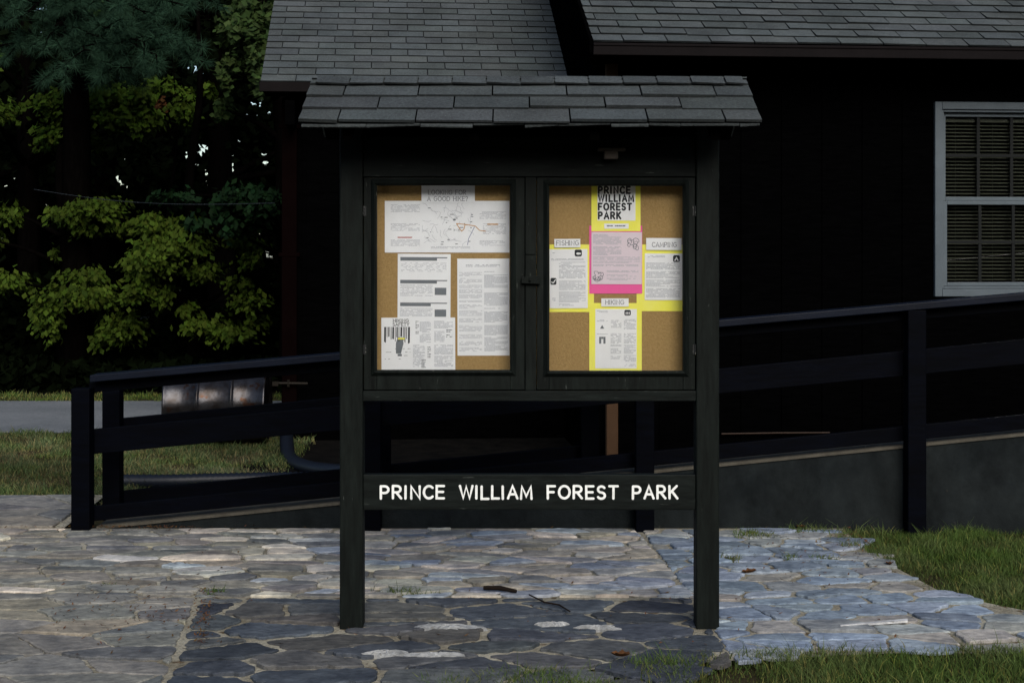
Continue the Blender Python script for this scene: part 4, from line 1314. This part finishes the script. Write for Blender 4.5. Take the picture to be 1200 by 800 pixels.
spray_tree('maple_tree', 'taller yellow-green maple reaching over the road below the pine boughs', (at(30, 420, 19.5).x, 19.5), 8.5, .16, [
    sp(75, 118, 18, 80, 14, 700), sp(130, 115, 18, 90, 18, 900), sp(165, 118, 18, 60, 14, 600), sp(125, 138, 17.8, 60, 12, 520), sp(165, 140, 17.8, 50, 16, 560), sp(222, 132, 18, 44, 14, 420),
    sp(65, 160, 18, 50, 14, 480), sp(105, 168, 18, 26, 8, 160), sp(70, 130, 18, 36, 16, 300), sp(215, 110, 18.4, 40, 9, 240), sp(245, 105, 18.4, 20, 9, 130),
    sp(135, 8, 18.5, 60, 10, 300), sp(-20, 130, 18, 80, 20, 700), sp(-40, 60, 18.5, 80, 20, 700), sp(190, 100, 18.4, 60, 8, 260)], .09, tuple(c * .72 for c in (.058, .100, .012)), 'leafy trees beyond the road', wide=.8)
spray_tree('maple_tree', 'grey-green maple close to the roof corner of the cabin', (at(330, 420, 19).x, 19), 9.5, .15, [
    sp(285, 30, 18, 60, 26, 700), sp(305, 50, 17.9, 40, 24, 500), sp(268, 22, 18, 24, 12, 200), sp(300, 75, 17.8, 36, 20, 420), sp(272, 78, 18, 40, 14, 300), sp(270, 95, 18, 30, 12, 220), sp(308, 95, 17.8, 24, 18, 260),
    sp(292, 5, 18.2, 50, 12, 300), sp(262, 128, 18.4, 30, 16, 200), sp(320, 20, 18, 40, 30, 500)], .105, (.030, .050, .015), 'leafy trees beyond the road', wide=.85)
spray_tree('dogwood_tree', 'dark glossy green small tree beside the cabin corner under the wire', (at(330, 420, 16.8).x, 16.8), 4.0, .07, [
    sp(280, 228, 16.2, 60, 12, 420), sp(262, 245, 16.2, 40, 12, 300), sp(295, 243, 16.1, 60, 18, 600), sp(272, 262, 16.2, 40, 12, 300), sp(312, 235, 16.1, 26, 20, 260), sp(222, 262, 16.6, 44, 8, 180), sp(205, 228, 16.8, 70, 6, 200)],
    .10, (.009, .024, .009), 'leafy trees beyond the road', wide=.75)

o_ = at(190, 122, 17.8)
spray_tree('maple_sapling', 'slender sapling with a spray of orange leaves among the green maples', (at(200, 420, 18.4).x, 18.4), 3.9, .035, [sp(190, 122, 17.6, 12, 5, 50, .2)], .08, (.075, .030, .012), 'leafy trees beyond the road', wide=.8)

# pine
def pine():
    bx, by = at(60, 420, 16.4).x, 17.2
    t = empty('pine_tree', 'dark blue-green pine with hanging needle boughs above the road at upper left', 'tree', (bx, by, 0), 0)
    tb = MB(); H = 11
    tp = smooth_path([(0, 0, -.1), (.05, 0, 3), (-.05, .05, 6), (0, 0, H)], 5)
    tb.tube(tp, [.2 * (1.1 - .95 * i / (len(tp) - 1)) for i in range(len(tp))], 10)
    boughs = [((235, 78), 15.0), ((215, 62), 15.2), ((190, 85), 15.0), ((160, 70), 15.2), ((130, 85), 15.4), ((110, 60), 15.6), ((165, 35), 15.3), ((205, 30), 15.2), ((225, 15), 15.4),
              ((130, 25), 15.5), ((95, 20), 15.7), ((85, 95), 15.8), ((60, 60), 16), ((150, 100), 15.2), ((185, 10), 15.5), ((60, 10), 16), ((20, 40), 16), ((-20, 80), 16), ((140, 55), 15.0), ((100, 80), 15.2), ((-30, 10), 16)]
    V = []; cl = []
    for (px, py), Y in boughs:
        py -= 20
        e_ = at(px, py, Y) - Vector((bx, by, 0))
        ti = min(range(len(tp)), key=lambda i: abs(tp[i].z - (e_.z + .3)))
        lp = limb_path(tp[ti], e_, .03, 10)
        tb.tube(lp, [.035 * (1 - .8 * i / 10) for i in range(11)], 6)
        for i in range(3, 11):
            for s in (-1, 1):
                o_ = lp[i]
                tw = o_ + Vector((random.uniform(-.25, .35), random.uniform(-.35, .35), random.uniform(-.22, .12))) + (lp[i] - lp[i - 1]).normalized() * .2
                tb.tube([o_, (o_ + tw) / 2 + Vector((0, 0, .02)), tw], [.008, .006, .004], 4)
                for k in range(4):
                    c = np.array(o_.lerp(tw, .45 + .18 * k))
                    ax = np.array((tw - o_).normalized())
                    nb = 44
                    d = rng.normal(0, .75, (nb, 3)) + ax * .9 + np.array([0, 0, -.1])
                    d /= np.linalg.norm(d, axis=1, keepdims=True)
                    l_ = rng.uniform(.10, .17, nb)[:, None]
                    side = np.cross(d, rng.normal(0, 1, (nb, 3))); side /= np.linalg.norm(side, axis=1, keepdims=True)
                    V.append(np.stack([c + side * .0028, c - side * .0028, c + d * l_], 1).reshape(-1, 3))
                    kk = random.uniform(.6, 1.4)
                    cl.append(np.array((.019, .044, .026))[None] * rng.uniform(.7, 1.3, (nb, 1)) * kk)
    tb.build('trunk', M['bark'], t, smooth=True)
    fast_mesh('crown', np.concatenate(V), 3, M['needle'], t, np.concatenate(cl))
pine()

# dense dark trees further back, and the woods that close the view
def big_tree(label, x, y, h, cr, n_, col, name='forest_tree'):
    t = empty(name, label, 'tree', (x, y, 0), 0, 'dark trees of the wood behind')
    tb = MB()
    tp = smooth_path([(0, 0, -.1), (random.uniform(-.2, .2), 0, h * .3), (random.uniform(-.3, .3), 0, h * .65), (random.uniform(-.3, .3), 0, h)], 4)
    tb.tube(tp, [.22 * (1.1 - .9 * i / (len(tp) - 1)) for i in range(len(tp))], 9)
    Cn = []
    for i in range(26):
        a = random.uniform(0, 6.28); z = random.uniform(.18, 1.0) * h; rr = cr * random.uniform(.35, 1) * (1.1 - .6 * z / h)
        e_ = Vector((cos(a) * rr, sin(a) * rr, z))
        ti = min(range(len(tp)), key=lambda k: abs(tp[k].z - (z - .6)))
        lp = limb_path(tp[ti], e_, .05, 5)
        tb.tube(lp, [.07 * (1 - .85 * k / 5) for k in range(6)], 5)
        for k in range(5):
            c = np.array(e_) + rng.normal(0, .55, 3)
            Cn.append(c + rng.normal(0, 1, (n_ // 130, 3)) * np.array([.55, .55, .22]))
    Cn = np.concatenate(Cn); m = len(Cn)
    D = rng.normal(0, 1, (m, 3)) + np.array([0, 0, -.6])
    cl = np.array(col)[None] * rng.uniform(.5, 1.4, (m, 1))
    tri, cc = leaves(Cn, D, rng.uniform(.10, .19, m), cl, wide=.8)
    tb.build('trunk', M['bark'], t, smooth=True)
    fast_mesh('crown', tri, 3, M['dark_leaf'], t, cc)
for i, (px, y, h, cr, lb) in enumerate([(-40, 21, 11, 3.2, 'dark forest tree behind the pine at far left'), (110, 22.5, 12, 3.4, 'tall dark forest tree behind the left maple'),
                                        (260, 22, 12, 3.2, 'dark forest tree behind the cabin corner maple'), (190, 25, 13, 3.6, 'dark forest tree deep in the wood at middle left'), (400, 24, 12, 3.6, 'dark forest tree hidden partly by the cabin roof')]):
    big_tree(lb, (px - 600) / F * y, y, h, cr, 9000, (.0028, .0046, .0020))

def woods():
    n_ = 42000
    x = rng.uniform(-26, 14, n_); y = rng.uniform(27, 36, n_); z = rng.uniform(0, 15, n_) 
    # a thinner spot through which bits of sky show
    px = 600 + x / y * F; py = HOR - (z - EYE) / y * F
    thin = ((px - 225) / 75) ** 2 + ((py - 185) / 42) ** 2 < 1
    k = ~(thin & (rng.random(n_) < .42))
    x, y, z = x[k], y[k], z[k]; m = len(x)
    D = rng.normal(0, 1, (m, 3))
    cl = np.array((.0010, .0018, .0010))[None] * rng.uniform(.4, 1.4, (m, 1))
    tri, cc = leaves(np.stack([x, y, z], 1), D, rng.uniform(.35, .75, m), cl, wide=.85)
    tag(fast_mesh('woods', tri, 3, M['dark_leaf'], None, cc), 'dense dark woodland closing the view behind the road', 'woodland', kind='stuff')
woods()
# undergrowth along the far verge
def undergrowth():
    m = 42000
    x = rng.uniform(-18, 6, m); y = 15.7 + 4 * rng.random(m) ** .7; z = rng.uniform(0, 1, m) ** 1.2 * np.where(y < 17.4, .28, .9 + .4 * np.sin(x * 1.7) + .2 * np.sin(x * 4.1))
    D = rng.normal(0, 1, (m, 3))
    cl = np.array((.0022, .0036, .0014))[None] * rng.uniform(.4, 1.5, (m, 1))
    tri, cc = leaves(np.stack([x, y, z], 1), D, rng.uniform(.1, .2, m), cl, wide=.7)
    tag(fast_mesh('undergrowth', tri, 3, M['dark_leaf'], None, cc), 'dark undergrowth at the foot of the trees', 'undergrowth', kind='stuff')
undergrowth()

# unseen woods added behind the camera to darken reflections in the panes
def reflection_woods():
    n_ = 60000
    a = rng.uniform(-1.25, 1.25, n_) - np.pi / 2; r = rng.uniform(24, 32, n_); z = -.1 + rng.uniform(0, 1, n_) ** 1.3 * (8.8 + 1.5 * np.sin(a * 23))
    cl = np.array((.010, .018, .008))[None] * rng.uniform(.4, 1.4, (n_, 1))
    tri, cc = leaves(np.stack([np.cos(a) * r, np.sin(a) * r, z], 1), rng.normal(0, 1, (n_, 3)), rng.uniform(.4, .9, n_), cl, wide=.85)
    tag(fast_mesh('woods', tri, 3, M['dark_leaf'], None, cc), 'unseen woodland added behind the viewer to darken the reflections', 'woodland', kind='stuff')
reflection_woods()

# overhead wire from the trees to the cabin
mb = MB()
a = at(40, 222, 15.5); c = at(322, 238, 12.3)
mb.tube([a.lerp(c, i / 12) - Vector((0, 0, .07 * sin(pi * i / 12))) for i in range(13)], .004, 6)
tag(mb.build('utility_wire', M['kiosk_metal']), 'thin wire running from the trees to the cabin corner', 'wire')
